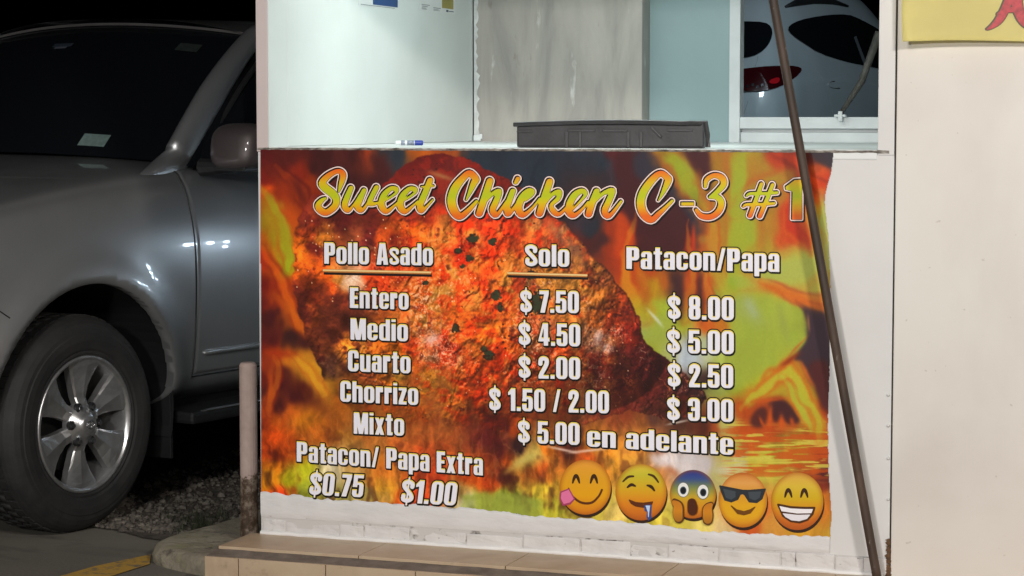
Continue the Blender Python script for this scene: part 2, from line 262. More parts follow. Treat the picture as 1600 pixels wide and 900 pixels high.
def artwork(X, Y):
    x0, y0, st = 390, 215, 4.0
    gy, gx = np.mgrid[0:165, 0:235]; gx = gx*st+x0; gy = gy*st+y0
    P, C = ctrl(FLAME); F = rbf(P, C, gx, gy, 9, 2.0)
    P2, C2 = ctrl(BIRD); B = rbf(P2, C2, gx, gy, 5, 2.4)
    # flames: warped, drawn out along the rise
    calm = 1-.6*sst(960, 1040, X)*(1-sst(640, 700, Y))
    wx = ((fbm(X/34, Y/60, 3, 3)-.5)*34+(fbm(X/11, Y/22, 5, 2)-.5)*9)*calm
    wy = (fbm(X/40, Y/70, 8, 3)-.5)*40*calm
    A = sample(F, X+wx, Y+wy, x0, y0, st)
    ang = (X*.75+Y*.5)
    n = fbm(X/16+fbm(X/40, Y/40, 4)*3, Y/70, 12, 3)
    A = A*(0.86+.3*n)[..., None]
    low = sst(610, 700, Y)*(1-sst(960, 1120, X))
    wis = fbm(X/9+3*fbm(X/30, Y/30, 6), Y/26+2*fbm(X/25, Y/25, 7), 21, 4)
    A = A*(1+low*(wis-.5)*.8)[..., None]
    rdg = 1-np.abs(2*fbm(X/14+2*fbm(X/30, Y/40, 9), Y/30, 31, 3)-1)
    A = mixc(A, low*sst(.88, .99, rdg)*.14, hexc('d8a860'))
    A = mixc(A, low*sst(.62, .75, fbm(X/20, Y/34, 44, 3))*.45, hexc('4a1c18'))
    # ripples of reflected fire, lower right
    rp = sst(648, 668, Y)*(1-sst(735, 760, Y))*sst(1115, 1150, X)
    r1 = fbm(X/46+2*fbm(X/60, Y/9, 2), Y/4.2, 51, 3)
    A = mixc(A, rp*sst(.5, .6, r1)*.75, hexc('b4501c')); A = mixc(A, rp*sst(.56, .66, 1-r1)*.8, hexc('b8b050'))
    # flame tongues and the dark gaps between them, right half
    for nb, op, c, pl in SHAPES:
        for _ in range(2):
            pl = [q for k in range(len(pl)) for q in ((pl[k-1][0]*.75+pl[k][0]*.25, pl[k-1][1]*.75+pl[k][1]*.25), (pl[k-1][0]*.25+pl[k][0]*.75, pl[k-1][1]*.25+pl[k][1]*.75))]
        m = blur(inpoly(X+wx*.3, Y+wy*.2, pl).astype(float), nb*4)
        A = mixc(A, m*op, hexc(c))
    for pts, core, edge in TONGUES:
        q = []
        for p0, p1 in zip(pts[:-1], pts[1:]): q += [tuple(p0[k]+(p1[k]-p0[k])*t/4 for k in range(3)) for t in range(4)]
        q.append(pts[-1]); T = np.full(X.shape, -9.0); Xw = X+(fbm(X/30, Y/44, 141, 3)-.5)*30; Yw = Y+(fbm(X/40, Y/50, 142, 2)-.5)*24; E = np.zeros(X.shape)
        for qi, (p0, p1) in enumerate(zip(q[:-1], q[1:])):
            dx, dy = p1[0]-p0[0], p1[1]-p0[1]; t = np.clip(((Xw-p0[0])*dx+(Yw-p0[1])*dy)/(dx*dx+dy*dy), 0, 1)
            r = p0[2]+(p1[2]-p0[2])*t; tn = 1-np.hypot(Xw-p0[0]-t*dx, Yw-p0[1]-t*dy)/r; E = np.where(tn > T, (qi+t)/(len(q)-1), E); T = np.maximum(T, tn)
        al = sst(-.55, .45, T)*.8*np.clip(np.sin(np.pi*np.clip(E, .04, .96)), 0, 1)**.45; cm = sst(.1, .75, T+.25*(n-.5))[..., None]
        A = A*(1-al[..., None])+(hexc(edge)*(1-cm)+hexc(core)*cm)*al[..., None]
    for a, b, w, op, c in STREAKS:
        A = mixc(A, streak(X+wx*.3, Y+wy*.2, a, b, w)*op, hexc(c))
    for a, b, w in (((1199, 672), (1204, 630), 4), ((1224, 672), (1221, 646), 4), ((1186, 650), (1194, 668), 2.5), ((1240, 668), (1236, 652), 3)):
        A = mixc(A, streak(X+wx*.5, Y+wy*.3, a, b, w)*.75, hexc('c0541e'))
    # left fire bands
    for a, b, w, c in (((408, 300), (462, 410), 12, '968420'), ((420, 262), (500, 345), 9, 'a03c18'), ((450, 270), (482, 330), 9, '5a1c1a'), ((440, 300), (466, 350), 9, 'b44c18'), ((430, 460), (474, 515), 8, 'c0621e'), ((462, 548), (506, 612), 9, 'c48a2a'), ((408, 552), (470, 552), 6, 'a83a18'), ((430, 560), (420, 650), 5, 'b0501e')):
        A = mixc(A, streak(X+wx*.4, Y+wy*.25, a, b, w)*.7, hexc(c))
    # the roast bird
    bx = X+(fbm(X/9, Y/9, 61, 3)-.5)*7; by = Y+(fbm(X/9, Y/9, 62, 3)-.5)*7
    M = blur(inpoly(bx, by, BIRD_EDGE).astype(float), 1)
    soft = sst(575, 690, Y+(fbm(X/16, Y/26, 64, 3)-.5)*150)*(1-sst(820, 1000, X)*.6)
    left = sst(560, 500, X)*sst(585, 600, Y)
    M = M*(1-.85*soft)*(1-left)
    w2 = (fbm(X/16, Y/16, 71, 3)-.5)*22; w3 = (fbm(X/16, Y/16, 72, 3)-.5)*22
    G = sample(B, X+w2, Y+w3, x0, y0, st)
    n1 = fbm(X/7, Y/8, 81, 4); n2 = fbm(X/20, Y/20, 82, 4); n3 = fbm(X/3.2, Y/3.6, 83, 3)
    G = G*(.46+.98*n2)[..., None]*(.90+.20*n3)[..., None]
    fx_ = (X-700)/(1+np.clip(Y-240, 0, 500)/260.); ph = fbm(fx_/7+n2*2.5, Y/46+n2*2, 111, 4); cr = 1-np.abs(2*ph-1)
    fan = sst(320, 380, Y)*sst(560, 620, X)
    G = G*(1-.38*fan*sst(.25, .0, np.abs(ph-.5)*2-.0)*sst(.5, .62, n2))[..., None]
    G = mixc(G, fan*sst(.93, 1.0, cr)*sst(.45, .6, fbm(X/30, Y/30, 113, 3))*.4, hexc('dc8a50'))
    red = sst(.46, .66, fbm(X/15+n2*2, Y/13, 85, 4))*sst(600, 690, X)*(1-sst(870, 960, X))
    G = mixc(G, red*.6, hexc('cc3414'))
    tan = sst(.50, .70, fbm(X/12, Y/14, 87, 4))*sst(560, 660, X)*(1-sst(930, 990, X))*sst(330, 370, Y)
    G = mixc(G, tan*.55, hexc('bc823e'))
    top = 1-sst(312, 372, Y+(X-640)*.10*(X > 640)-(fbm(X/22, Y/22, 77, 3)-.5)*40)
    G = mixc(G, top*.72, hexc('561c1b'))
    dk = sst(.60, .74, n1*.5+n2*.5)
    G = mixc(G, dk*.7, hexc('55201c'))
    # left flank: dark skin with scorched patches
    lf = (1-sst(520, 600, X))*sst(440, 470, Y)
    G = mixc(G, lf*sst(.45, .62, fbm(X/18, Y/18, 91, 4))*.6, hexc('4a241e'))
    # peppercorns and small dark grains
    cell = 9.0; cx = np.floor(X/cell); cy = np.floor(Y/cell)
    ox = (hsh(cx, cy, 5)*.6+.2)*cell; oy = (hsh(cx, cy, 6)*.6+.2)*cell
    d = np.hypot(X-cx*cell-ox, Y-cy*cell-oy)/(0.7+1.7*hsh(cx, cy, 7))
    on = (hsh(cx, cy, 8) < .008+.22*sst(.52, .7, fbm(X/28, Y/28, 9, 2)))
    G = mixc(G, on*sst(1.15, .55, d)*.85*sst(560, 640, X), hexc('3a1816'))
    # pale grains and glints
    cell = 6.0; cx = np.floor(X/cell); cy = np.floor(Y/cell)
    ox = (hsh(cx, cy, 15)*.6+.2)*cell; oy = (hsh(cx, cy, 16)*.6+.2)*cell
    d = np.hypot((X-cx*cell-ox)*1.3, Y-cy*cell-oy)/(0.5+1.1*hsh(cx, cy, 17))
    dens = .006+.2*blobs(X, Y, [(540, 400, 60, 50), (680, 540, 50, 50), (940, 560, 40, 60), (720, 430, 50, 40), (830, 520, 40, 60), (700, 600, 60, 30)])
    G = mixc(G, (hsh(cx, cy, 18) < dens)*sst(1.1, .5, d)*.8, hexc('e8c0a0'))
    gl = blobs(X, Y, [(675, 525, 34, 30), (690, 555, 36, 26), (932, 525, 24, 30), (945, 545, 18, 16), (835, 560, 32, 60), (552, 437, 12, 10), (815, 500, 24, 20), (905, 475, 22, 16), (920, 590, 26, 34), (1005, 552, 9, 16), (850, 440, 30, 8), (660, 470, 20, 34), (960, 520, 20, 16)])
    rd = 1-np.abs(2*fbm(X/6+fbm(X/14, Y/14, 95)*3, Y/9+2*n2, 96, 3)-1)
    G = mixc(G, gl*sst(.84, .97, rd)*.5, hexc('ecd4c0'))
    G = mixc(G, gl*sst(.86, .97, 1-np.abs(2*fbm(X/7, Y/8, 99, 3)-1))*.35, hexc('3c1814'))
    G = mixc(G, blobs(X, Y, [(935, 528, 9, 13), (946, 543, 10, 8), (675, 530, 12, 9), (552, 437, 8, 7)])*sst(.35, .6, n1)*.85, hexc('d8c4c0'))
    # the picture of the bird has its own roundness: lobes, wrinkled skin and wet glints
    Hh = np.zeros(X.shape)
    for cx_, cy_, rx_, ry_, hh_ in ((735, 470, 265, 235, 150), (525, 440, 95, 150, 75), (930, 520, 120, 120, 80), (680, 540, 110, 90, 115), (840, 560, 110, 110, 105)):
        e_ = 1-((X-cx_)/rx_)**2-((Y-cy_)/ry_)**2; Hh = np.maximum(Hh, np.sqrt(np.clip(e_, 0, 1))*hh_)
    Hh = blur(Hh, 6)
    wr = fbm(X/13+1.6*fbm(X/30, Y/30, 150), Y/17+1.6*fbm(X/30, Y/30, 151), 152, 3); fi = fbm(X/5.5, Y/6.5, 153, 3)
    Hs = Hh*.75+10*wr*(.35+.9*sst(.35, .65, fbm(X/60, Y/60, 154, 2)))+1.9*fi
    gy_, gx_ = np.gradient(Hs); st_ = abs(X[0, 1]-X[0, 0]); gx_ /= st_; gy_ /= st_
    nz = 1/np.sqrt(1+gx_**2+gy_**2); nl = (-gx_*-.42+-gy_*-.62+.66)*nz
    G = np.clip(G*(.54+.80*np.clip(nl, 0, 1.25))[..., None]*np.array([1.06, .98, .92]), 0, 1)
    hv = np.clip((-gx_*-.22+-gy_*-.34+.915)*nz, 0, 1)
    wet = np.clip(.10+gl+.35*sst(.5, .65, fbm(X/45, Y/45, 156, 2)), 0, 1)*sst(340, 400, Y)*sst(500, 620, X)
    G = mixc(G, np.clip(sst(.955, .995, hv)*wet, 0, 1)*.62, hexc('f0d2b4'))
    # chopped green herbs
    hb = blobs(X, Y, [(775, 462, 11, 10), (782, 480, 6, 9), (764, 555, 11, 9), (757, 545, 7, 6), (735, 404, 9, 7), (722, 416, 6, 5), (712, 513, 9, 8), (738, 372, 12, 8), (770, 378, 9, 7), (830, 430, 10, 8), (838, 475, 12, 22), (665, 442, 6, 5), (716, 392, 7, 5)])
    G = mixc(G, sst(.42, .52, hb*(.15+1.5*fbm(X/4.5, Y/4.5, 101, 3)))*.9, hexc('33261e'))
    G = mixc(G, sst(.52, .62, hb*(.1+1.6*fbm(X/4, Y/4, 104, 3)))*.85, hexc('3e4a30'))
    # bone-coloured wing tip and its shade
    G = mixc(G, streak(X, Y, (842, 335), (915, 408), 11)*.5, hexc('9a7050'))
    G = mixc(G, streak(X, Y, (668, 268), (712, 282), 4)*.7, hexc('a0764a'))
    em = blur(inpoly(bx+2.5, by, BIRD_EDGE).astype(float), 2)
    A = A*(1-M[..., None])+G*M[..., None]
    # charred rim where the right edge meets the fire
    rim = M*(1-em)*sst(860, 900, X)
    A = mixc(A, np.clip(rim, 0, 1)*.6, hexc('3a1a18'))
    # bone, fork and dish at the bottom
    A = mixc(A, streak(X, Y, (785, 742), (812, 724), 5)*.6, hexc('b09048')); A = mixc(A, streak(X, Y, (800, 728), (842, 707), 7)*.85, hexc('b4a45c'))
    A = mixc(A, streak(X, Y, (852, 697), (905, 708), 2.2)*.75, hexc('d8c0b0')); A = mixc(A, streak(X, Y, (885, 708), (955, 700), 2.2)*.75, hexc('d8c0b0'))
    pl = [(1020, 704), (1040, 716), (1085, 738), (1075, 744), (1048, 728)]
    A = mixc(A, streak(X, Y, (1016, 712), (1042, 728), 5)*.8, hexc('c8b8b4')); A = mixc(A, streak(X, Y, (1040, 728), (1062, 745), 6)*.6, hexc('a05a34'))
    A = mixc(A, streak(X, Y, (1040, 664), (1078, 656), 1.8)*.8, hexc('b8b0a8'))
    A = mixc(A, sst(.6, 1, blobs(X, Y, [(1085, 715, 40, 18), (1130, 735, 30, 14)]))*.3, hexc('c8c4c8'))
    # green meadow strip behind the lower edge
    gr = inpoly(bx, by, [(722, 775), (760, 768), (812, 772), (846, 782), (850, 815), (722, 806)]).astype(float)
    A = mixc(A, blur(gr, 12)*.7*(.75+.5*vnoise(X/9, Y/7, 3)), hexc('8c9e42'))
    A = A*(.98+.04*vnoise(X/1.7, Y/1.7, 7))[..., None]
    L = A @ np.array([.3, .59, .11])
    A = np.clip(L[..., None]+(A-L[..., None])*1.12, 0, 1)
    A = A*(.80+.28*sst(.05, .6, L))[..., None]
    g = np.clip(A[..., 1]-np.maximum(A[..., 0], A[..., 2]), 0, 1)
    A[..., 1] -= g*.55
    return np.clip(A, 0, 1)
# ---------- lettering and printed marks: masks -> clean outlines -> flat meshes on the banner ----------
def contour(F, lv=.5):
    F = np.pad(F, 1, constant_values=-1e3 if F.min() < 0 else 0.0); I = F > lv
    c = I[:-1, :-1]*1+I[:-1, 1:]*2+I[1:, 1:]*4+I[1:, :-1]*8
    ys, xs = np.nonzero((c > 0) & (c < 15)); nx = {}
    T = {1: ((3, 0),), 2: ((0, 1),), 4: ((1, 2),), 8: ((2, 3),), 3: ((3, 1),), 6: ((0, 2),), 12: ((1, 3),), 9: ((2, 0),), 7: ((3, 2),), 14: ((0, 3),), 13: ((1, 0),), 11: ((2, 1),), 5: ((3, 0), (1, 2)), 10: ((0, 1), (2, 3))}
    def eid(x, y, e): return (x, y, 0) if e == 0 else (x+1, y, 1) if e == 1 else (x, y+1, 0) if e == 2 else (x, y, 1)
    for y, x in zip(ys.tolist(), xs.tolist()):
        for a, b in T[int(c[y, x])]: nx[eid(x, y, a)] = eid(x, y, b)
    def pt(e):
        x, y, k = e
        a = F[y, x]; b = F[y, x+1] if k == 0 else F[y+1, x]
        t = min(max((lv-a)/(b-a) if b != a else .5, .02), .98)
        return (x+t-1, y-1) if k == 0 else (x-1, y+t-1)
    loops = []
    while nx:
        s, e = nx.popitem(); L = [s]
        while e != s:
            L.append(e); e = nx.pop(e, None)
            if e is None: break
        if len(L) > 5: loops.append(np.array([pt(q) for q in L]))
    return loops
def thin(L, tol=.12):
    L = [tuple(p) for p in L]
    for _ in range(4):
        out = []; k = 0; n = len(L)
        if n < 8: break
        while k < n:
            out.append(L[k])
            a = L[k]; b = L[(k+1) % n]; c = L[(k+2) % n]
            dx, dy = c[0]-a[0], c[1]-a[1]; l = math.hypot(dx, dy) or 1
            k += 2 if abs(dx*(b[1]-a[1])-dy*(b[0]-a[0]))/l < tol else 1
        L = out
    return L
def fill(loops):
    """flat triangles for a set of outlines with holes"""
    LL = [np.array(q) for q in (thin(L) for L in loops) if len(q) > 2]
    if not LL: return np.zeros((0, 2)), []
    ar = [float(np.sum(q[:, 0]*np.roll(q[:, 1], -1)-np.roll(q[:, 0], -1)*q[:, 1])/2) for q in LL]
    sg = math.copysign(1, max(ar, key=abs)); P = []; T = []
    for q, a in zip(LL, ar):
        if a*sg <= .5: continue
        grp = [q]
        for h, b in zip(LL, ar):
            if b*sg < -.3 and abs(b) < abs(a) and inpoly(h[:1, 0], h[:1, 1], q.tolist())[0]:
                mine = min((abs(a2) for q2, a2 in zip(LL, ar) if a2*sg > .5 and inpoly(h[:1, 0], h[:1, 1], q2.tolist())[0]))
                if mine == abs(a): grp.append(h)
        base = sum(len(p) for p in P)
        T += [tuple(base+i for i in t) for t in geometry.tessellate_polygon([[Vector((x, y, 0)) for x, y in g] for g in grp])]
        P += grp
    return (np.concatenate(P), T) if P else (np.zeros((0, 2)), [])
YPRINT = -.0040
def wall_pts(P, off):
    """drawing units of the banner -> points on the stall's front wall"""
    P = np.asarray(P, float); n = len(P)
    d = np.stack([(P[:, 0]-800)/FPX, (450-P[:, 1])/FPX, -np.ones(n)], 1) @ np.array(RM).T
    t = (YPRINT-CAM.y)/d[:, 1]
    Q = np.array(CAM)+d*t[:, None]; Q[:, 1] -= off; return Q
def print_mesh(name, layers, parent, mat):
    """layers: (2D points, triangles, colour or per-point colours, height)"""
    V = []; Fc = []; Cc = []; b = 0
    for P, T, c, h in layers:
        if len(P) == 0: continue
        Q = wall_pts(P, h); c = np.asarray(c, float)
        if c.ndim == 1: c = np.tile(c, (len(P), 1))
        # every triangle turned towards the street
        for t in T:
            a, e, f = (Q[t[0]], Q[t[1]], Q[t[2]])
            s = (e[0]-a[0])*(f[2]-a[2])-(e[2]-a[2])*(f[0]-a[0])
            Fc.append((b+t[0], b+t[1], b+t[2]) if s > 0 else (b+t[0], b+t[2], b+t[1]))
        V.append(Q); Cc.append(c); b += len(P)
    V = np.concatenate(V); Cc = lin(np.concatenate(Cc))
    o = mobj(name, V, Fc, mat, parent)
    at = o.data.color_attributes.new('print', 'FLOAT_COLOR', 'POINT')
    at.data.foreach_set('color', np.concatenate([Cc, np.ones((len(Cc), 1))], 1).astype(np.float32).ravel())
    return o
# condensed poster capitals: ('+' or '-', x0, y0, x1, y1, corner radius) boxes or polygons, cap height 100
def G(w, *ops): return (w, ops)
def S_(w, h):
    k = h/100; r = 9.0*k+.9
    pts = [(w-r, 69*k), (w-r-.5, 82*k), (w*.5, 99.5*k-r), (r+.2, 84*k), (r+.6, 68*k), (w*.5, 51*k), (w-r-.4, 32*k), (w-r-.2, 17*k), (w*.5, r+.5*k), (r+.4, 16*k), (r, 31*k)]
    return ('s', pts, r)
P_ = lambda *p: ('p', p)
GL = {
 'o': G(52, ('+',0,0,52,80,19), ('-',21,14,31,66,4)), 'n': G(52, ('+',10,30,52,80,14), ('+',0,0,21,80,0), ('+',31,0,52,60,0), ('-',21,-5,31,64,2)),
 'P': G(55, ('+',0,0,24,100,0), ('+',0,38,55,100,17), ('+',0,38,30,100,0), ('-',24,54,32,84,3)), 'l': G(21, ('+',0,0,21,100,0)),
 'A': G(60, P_((0,0),(15,100),(45,100),(60,0),(36,0),(34,18),(26,18),(24,0)), ('m', ((26.5,34),(30,78),(33.5,34)))),
 's': G(47, S_(47, 80)), 'S': G(54, S_(54, 100)),
 'a': G(49, ('+',2,46,49,80,15), ('+',28,0,49,66,0), ('-',20.5,49,28,67,3), ('-',-1,45,28,53,0), ('+',0,0,35,48,13), ('-',20.5,12,28,36,3), ('+',28,0,49,50,0)),
 'd': G(52, ('+',0,0,46,80,15), ('+',31,0,52,100,0), ('-',21,13,31,67,3)), 'b': G(52, ('+',6,0,52,80,15), ('+',0,0,21,100,0), ('-',21,13,31,67,3)),
 't': G(36, ('+',7,0,28,98,0), ('+',0,66,36,80,0), ('+',7,0,36,16,5)), 'c': G(50, ('+',0,0,50,80,18), ('-',21,13,30,67,4), ('-',30,31,52,49,0)),
 '/': G(38, P_((0,0),(16,0),(38,100),(22,100))), 'p': G(52, ('+',6,0,52,80,15), ('+',0,-20,21,80,0), ('-',21,13,31,67,3)),
 'E': G(44, ('+',0,0,24,100,0), ('+',0,81,44,100,0), ('+',0,42,41,59,0), ('+',0,0,44,19,0)), 'r': G(37, ('+',0,0,21,80,0), ('+',16,52,37,80,5)),
 'e': G(50, ('+',0,0,50,80,18), ('-',21,46,29,68,3), ('-',21,13,29,37,3), ('-',29,27,52,37,0)),
 'M': G(74, ('+',0,0,19,100,0), ('+',55,0,74,100,0), P_((0,100),(28,100),(37,46),(46,100),(74,100),(74,92),(66,92),(48,0),(26,0),(8,92),(0,92))),
 'i': G(21, ('+',0,0,21,80,0), ('+',0,87,21,101,0)), 'C': G(54, ('+',0,0,54,100,19), ('-',23,16,32,84,4), ('-',32,39,56,61,0)),
 'u': G(52, ('+',0,0,44,50,13), ('+',0,20,21,80,0), ('+',31,0,52,80,0), ('-',21,15,31,85,2)), 'h': G(52, ('+',10,30,52,80,14), ('+',0,0,21,100,0), ('+',31,0,52,60,0), ('-',21,-5,31,64,2)),
 'z': G(40, ('+',0,65,40,80,0), ('+',0,0,40,16,0), P_((0,14),(18,67),(40,67),(22,14))), 'x': G(48, P_((0,0),(20,0),(48,80),(28,80)), P_((28,0),(48,0),(20,80),(0,80))),
 '$': G(54, S_(54, 100), ('+',23,-11,31,111,0)), '0': G(54, ('+',0,0,54,100,20), ('-',22,15,32,85,4)), '1': G(36, ('+',14,0,36,100,0), P_((0,68),(0,82),(16,100),(24,100),(24,74))),
 '2': G(52, ('s', [(11,66),(13,84),(26,90),(40,84),(40,66),(30,46),(16,22),(12,10)], 10.5), ('+',2,0,51,17,0)),
 '3': G(53, ('+',0,0,53,100,19), ('-',22,15,31,85,4), ('-',-1,36,20,64,0), ('+',14,43,40,59,0)),
 '4': G(55, P_((0,18),(22,100),(48,100),(48,36),(55,36),(55,18),(48,18),(48,0),(27,0),(27,18)), ('m', ((17,36),(27,36),(27,78)))),
 '5': G(52, ('+',3,82,49,100,0), ('+',2,40,22,100,0), ('+',0,0,52,67,17), ('+',2,50,20,70,0), ('-',22,14,31,53,4), ('-',-1,34,22,43,0)),
 '7': G(46, P_((0,100),(46,100),(46,84),(27,0),(4,0),(23,81),(0,81))),
 '8': G(52, ('+',1,46,51,100,17), ('+',0,0,52,58,17), ('-',22,62,30,86,3), ('-',22,14,30,44,3)), '.': G(20, ('+',0,0,20,19,0)), ' ': G(24,)}
def rrect(X, Y, x0, y0, x1, y1, r):
    cx, cy, hw, hh = (x0+x1)/2, (y0+y1)/2, (x1-x0)/2, (y1-y0)/2
    r = min(r, hw, hh); qx = np.abs(X-cx)-hw+r; qy = np.abs(Y-cy)-hh+r
    return np.hypot(np.maximum(qx, 0), np.maximum(qy, 0))+np.minimum(np.maximum(qx, qy), 0)-r
def chain(X, Y, pts, r0=None):
    D = np.full(X.shape, 1e3)
    for a, b in zip(pts[:-1], pts[1:]):
        ra = r0 or a[2]; rb = r0 or b[2]
        dx, dy = b[0]-a[0], b[1]-a[1]; L = dx*dx+dy*dy+1e-9
        t = np.clip(((X-a[0])*dx+(Y-a[1])*dy)/L, 0, 1)
        D = np.minimum(D, np.hypot(X-a[0]-t*dx, Y-a[1]-t*dy)-(ra+(rb-ra)*t))
    return D
def smooth_chain(pts, k=4):
    P = np.array(pts, float); n = len(P); out = []
    for i in range(n-1):
        p0, p1, p2, p3 = P[max(i-1, 0)], P[i], P[i+1], P[min(i+2, n-1)]
        for j in range(k):
            t = j/k
            out.append(tuple(.5*(2*p1+(p2-p0)*t+(2*p0-5*p1+4*p2-p3)*t*t+(3*p1-p0-3*p2+p3)*t**3)))
    return out+[tuple(P[-1])]
def polysd(X, Y, p):
    D = np.full(X.shape, 1e3)
    for a, b in zip(p, p[1:]+p[:1]):
        dx, dy = b[0]-a[0], b[1]-a[1]; t = np.clip(((X-a[0])*dx+(Y-a[1])*dy)/(dx*dx+dy*dy+1e-9), 0, 1)
        D = np.minimum(D, np.hypot(X-a[0]-t*dx, Y-a[1]-t*dy))
    return np.where(inpoly(X, Y, p), -D, D)
def glyph_sd(ch, X, Y):
    D = np.full(X.shape, 1e3)
    for op in GL[ch][1]:
        if op[0] == '+': D = np.minimum(D, rrect(X, Y, *op[1:]))
        elif op[0] == '-': D = np.maximum(D, -rrect(X, Y, *op[1:]))
        elif op[0] == 'p': D = np.minimum(D, polysd(X, Y, list(op[1])))
        elif op[0] == 'm': D = np.maximum(D, -polysd(X, Y, list(op[1])))
        elif op[0] == 's': D = np.minimum(D, chain(X, Y, smooth_chain(op[1], 3), op[2]))
    return D
def text_sd(txt, gap=6.5, st=1.5):
    w = sum(GL[c][0]+gap for c in txt)-gap; mg = 14
    xs = np.arange(-mg, w+mg, st); ys = np.arange(-36, 126, st)
    X, Y = np.meshgrid(xs, ys); D = np.full(X.shape, 1e3); x = 0
    for c in txt:
        i0 = max(0, int((x-20+mg)/st)); i1 = min(len(xs), int((x+GL[c][0]+20+mg)/st)+1)
        if c != ' ': D[:, i0:i1] = np.minimum(D[:, i0:i1], glyph_sd(c, X[:, i0:i1]-x, Y[:, i0:i1]))
        x += GL[c][0]+gap
    return D, xs[0], ys[0], st, w
def text_line(txt, x0, y0, x1, y1, cap, parent, mat, slant=0.0, capr=None):
    D, ox, oy, st, w = text_sd(txt); capr = capr or cap
    def place(P, sx=0, sy=0):
        P = np.array(P); u = ox+P[:, 0]*st+sx; v = oy+P[:, 1]*st+sy
        f = u/w; h = (cap+(capr-cap)*f)/100
        return np.stack([x0+(x1-x0)*f+slant*v*h, y0+(y1-y0)*f-v*h], 1)
    r = int(round(4.5/st))
    sh = np.minimum(D-5.0, np.minimum(np.roll(np.roll(D, 2, 1), -3, 0), np.roll(np.roll(D, 1, 1), -2, 0))-3.5)
    wh = np.maximum(D+.6, np.roll(D, -3, 0)+.6)
    layers = []
    for F, c, h in ((sh, (.07, .06, .07), .0012), (D, (.90, .80, .36), .0020), (wh, (.885, .88, .92), .0028)):
        P, T = fill(contour(-F, 0))
        if len(P): layers.append((place(P), T, c, h))
    return print_mesh('text_line', layers, parent, mat)
def grad(y, stops):
    ys = [s[0] for s in stops]; c = np.array([[int(s[1][k:k+2], 16)/255 for k in (0, 2, 4)] for s in stops])
    return np.stack([np.interp(y, ys, c[:, k]) for k in range(3)], 1)
def banded(P, T, n=14):
    """cut long triangles so that a printed colour gradient can follow them"""
    bm = bmesh.new(); vs = [bm.verts.new((p[0], p[1], 0)) for p in P]
    for t in T:
        try: bm.faces.new([vs[i] for i in t])
        except ValueError: pass
    lo, hi = P[:, 1].min(), P[:, 1].max()
    for k in range(1, n):
        bmesh.ops.bisect_plane(bm, geom=bm.verts[:]+bm.edges[:]+bm.faces[:], plane_co=(0, lo+(hi-lo)*k/n, 0), plane_no=(0, 1, 0), dist=1e-5)
    bmesh.ops.triangulate(bm, faces=bm.faces[:])
    bm.verts.index_update()
    Q = np.array([v.co[:2] for v in bm.verts]); F = [tuple(v.index for v in f.verts) for f in bm.faces]; bm.free()
    return Q, F
def title_word(strokes, polys, box, gr, parent, mat):
    ss = .36; x0, y0, x1, y1 = box
    X, Y = np.meshgrid(np.arange(x0, x1, ss), np.arange(y0, y1, ss)); D = np.full(X.shape, 1e3)
    for s in strokes: D = np.minimum(D, chain(X, Y, smooth_chain(s, 4)))
    for p in polys: D = np.minimum(D, polysd(X, Y, p)-.5)
    k = int(round(2.0/ss)); q = int(round(1.3/ss))
    rl = lambda A, dx, dy: np.roll(np.roll(A, dx, 1), dy, 0)
    layers = []
    fillm = np.maximum(D-.35, rl(D, q, q)-.35)
    for F, c, h in ((np.minimum(D-3.6, rl(D, k, k)-2.9), (.07, .05, .05), .0012), (D-2.7, (.93, .83, .80), .0020), (D-.9, (.06, .05, .05), .0028), (fillm, None, .0036)):
        P, T = fill(contour(-F, 0))
        if not len(P): continue
        P = P*ss+np.array([x0, y0])
        if c is None:
            P, T = banded(P, T); c = grad(P[:, 1], gr)
        layers.append((P, T, c, h))
    return print_mesh('title_word', layers, parent, mat)
def ell(cx, cy, rx, ry, n=40, rot=0):
    a = np.linspace(0, 2*np.pi, n, endpoint=False); x = np.cos(a)*rx; y = np.sin(a)*ry
    c, s = math.cos(rot), math.sin(rot)
    return np.stack([cx+x*c-y*s, cy+x*s+y*c], 1)
def disc(cx, cy, rx, ry, gr, rim, nr=10, n=48):
    P = [(cx, cy)]; C = [0.0]
    for i in range(1, nr+1):
        f = (i/nr)**.7; P += [tuple(p) for p in ell(cx, cy, rx*f, ry*f, n)]; C += [f]*n
    T = [(0, 1+k, 1+(k+1) % n) for k in range(n)]
    for i in range(nr-1):
        a = 1+i*n; b = a+n
        for k in range(n): T += [(a+k, b+k, b+(k+1) % n), (a+k, b+(k+1) % n, a+(k+1) % n)]
    P = np.array(P); f = np.array(C); col = grad((P[:, 1]-cy)/ry, gr)
    m = (np.clip((f-.8)/.2, 0, 1)**1.5)[:, None]*.6
    return P, T, col*(1-m)+np.array(rim)*m
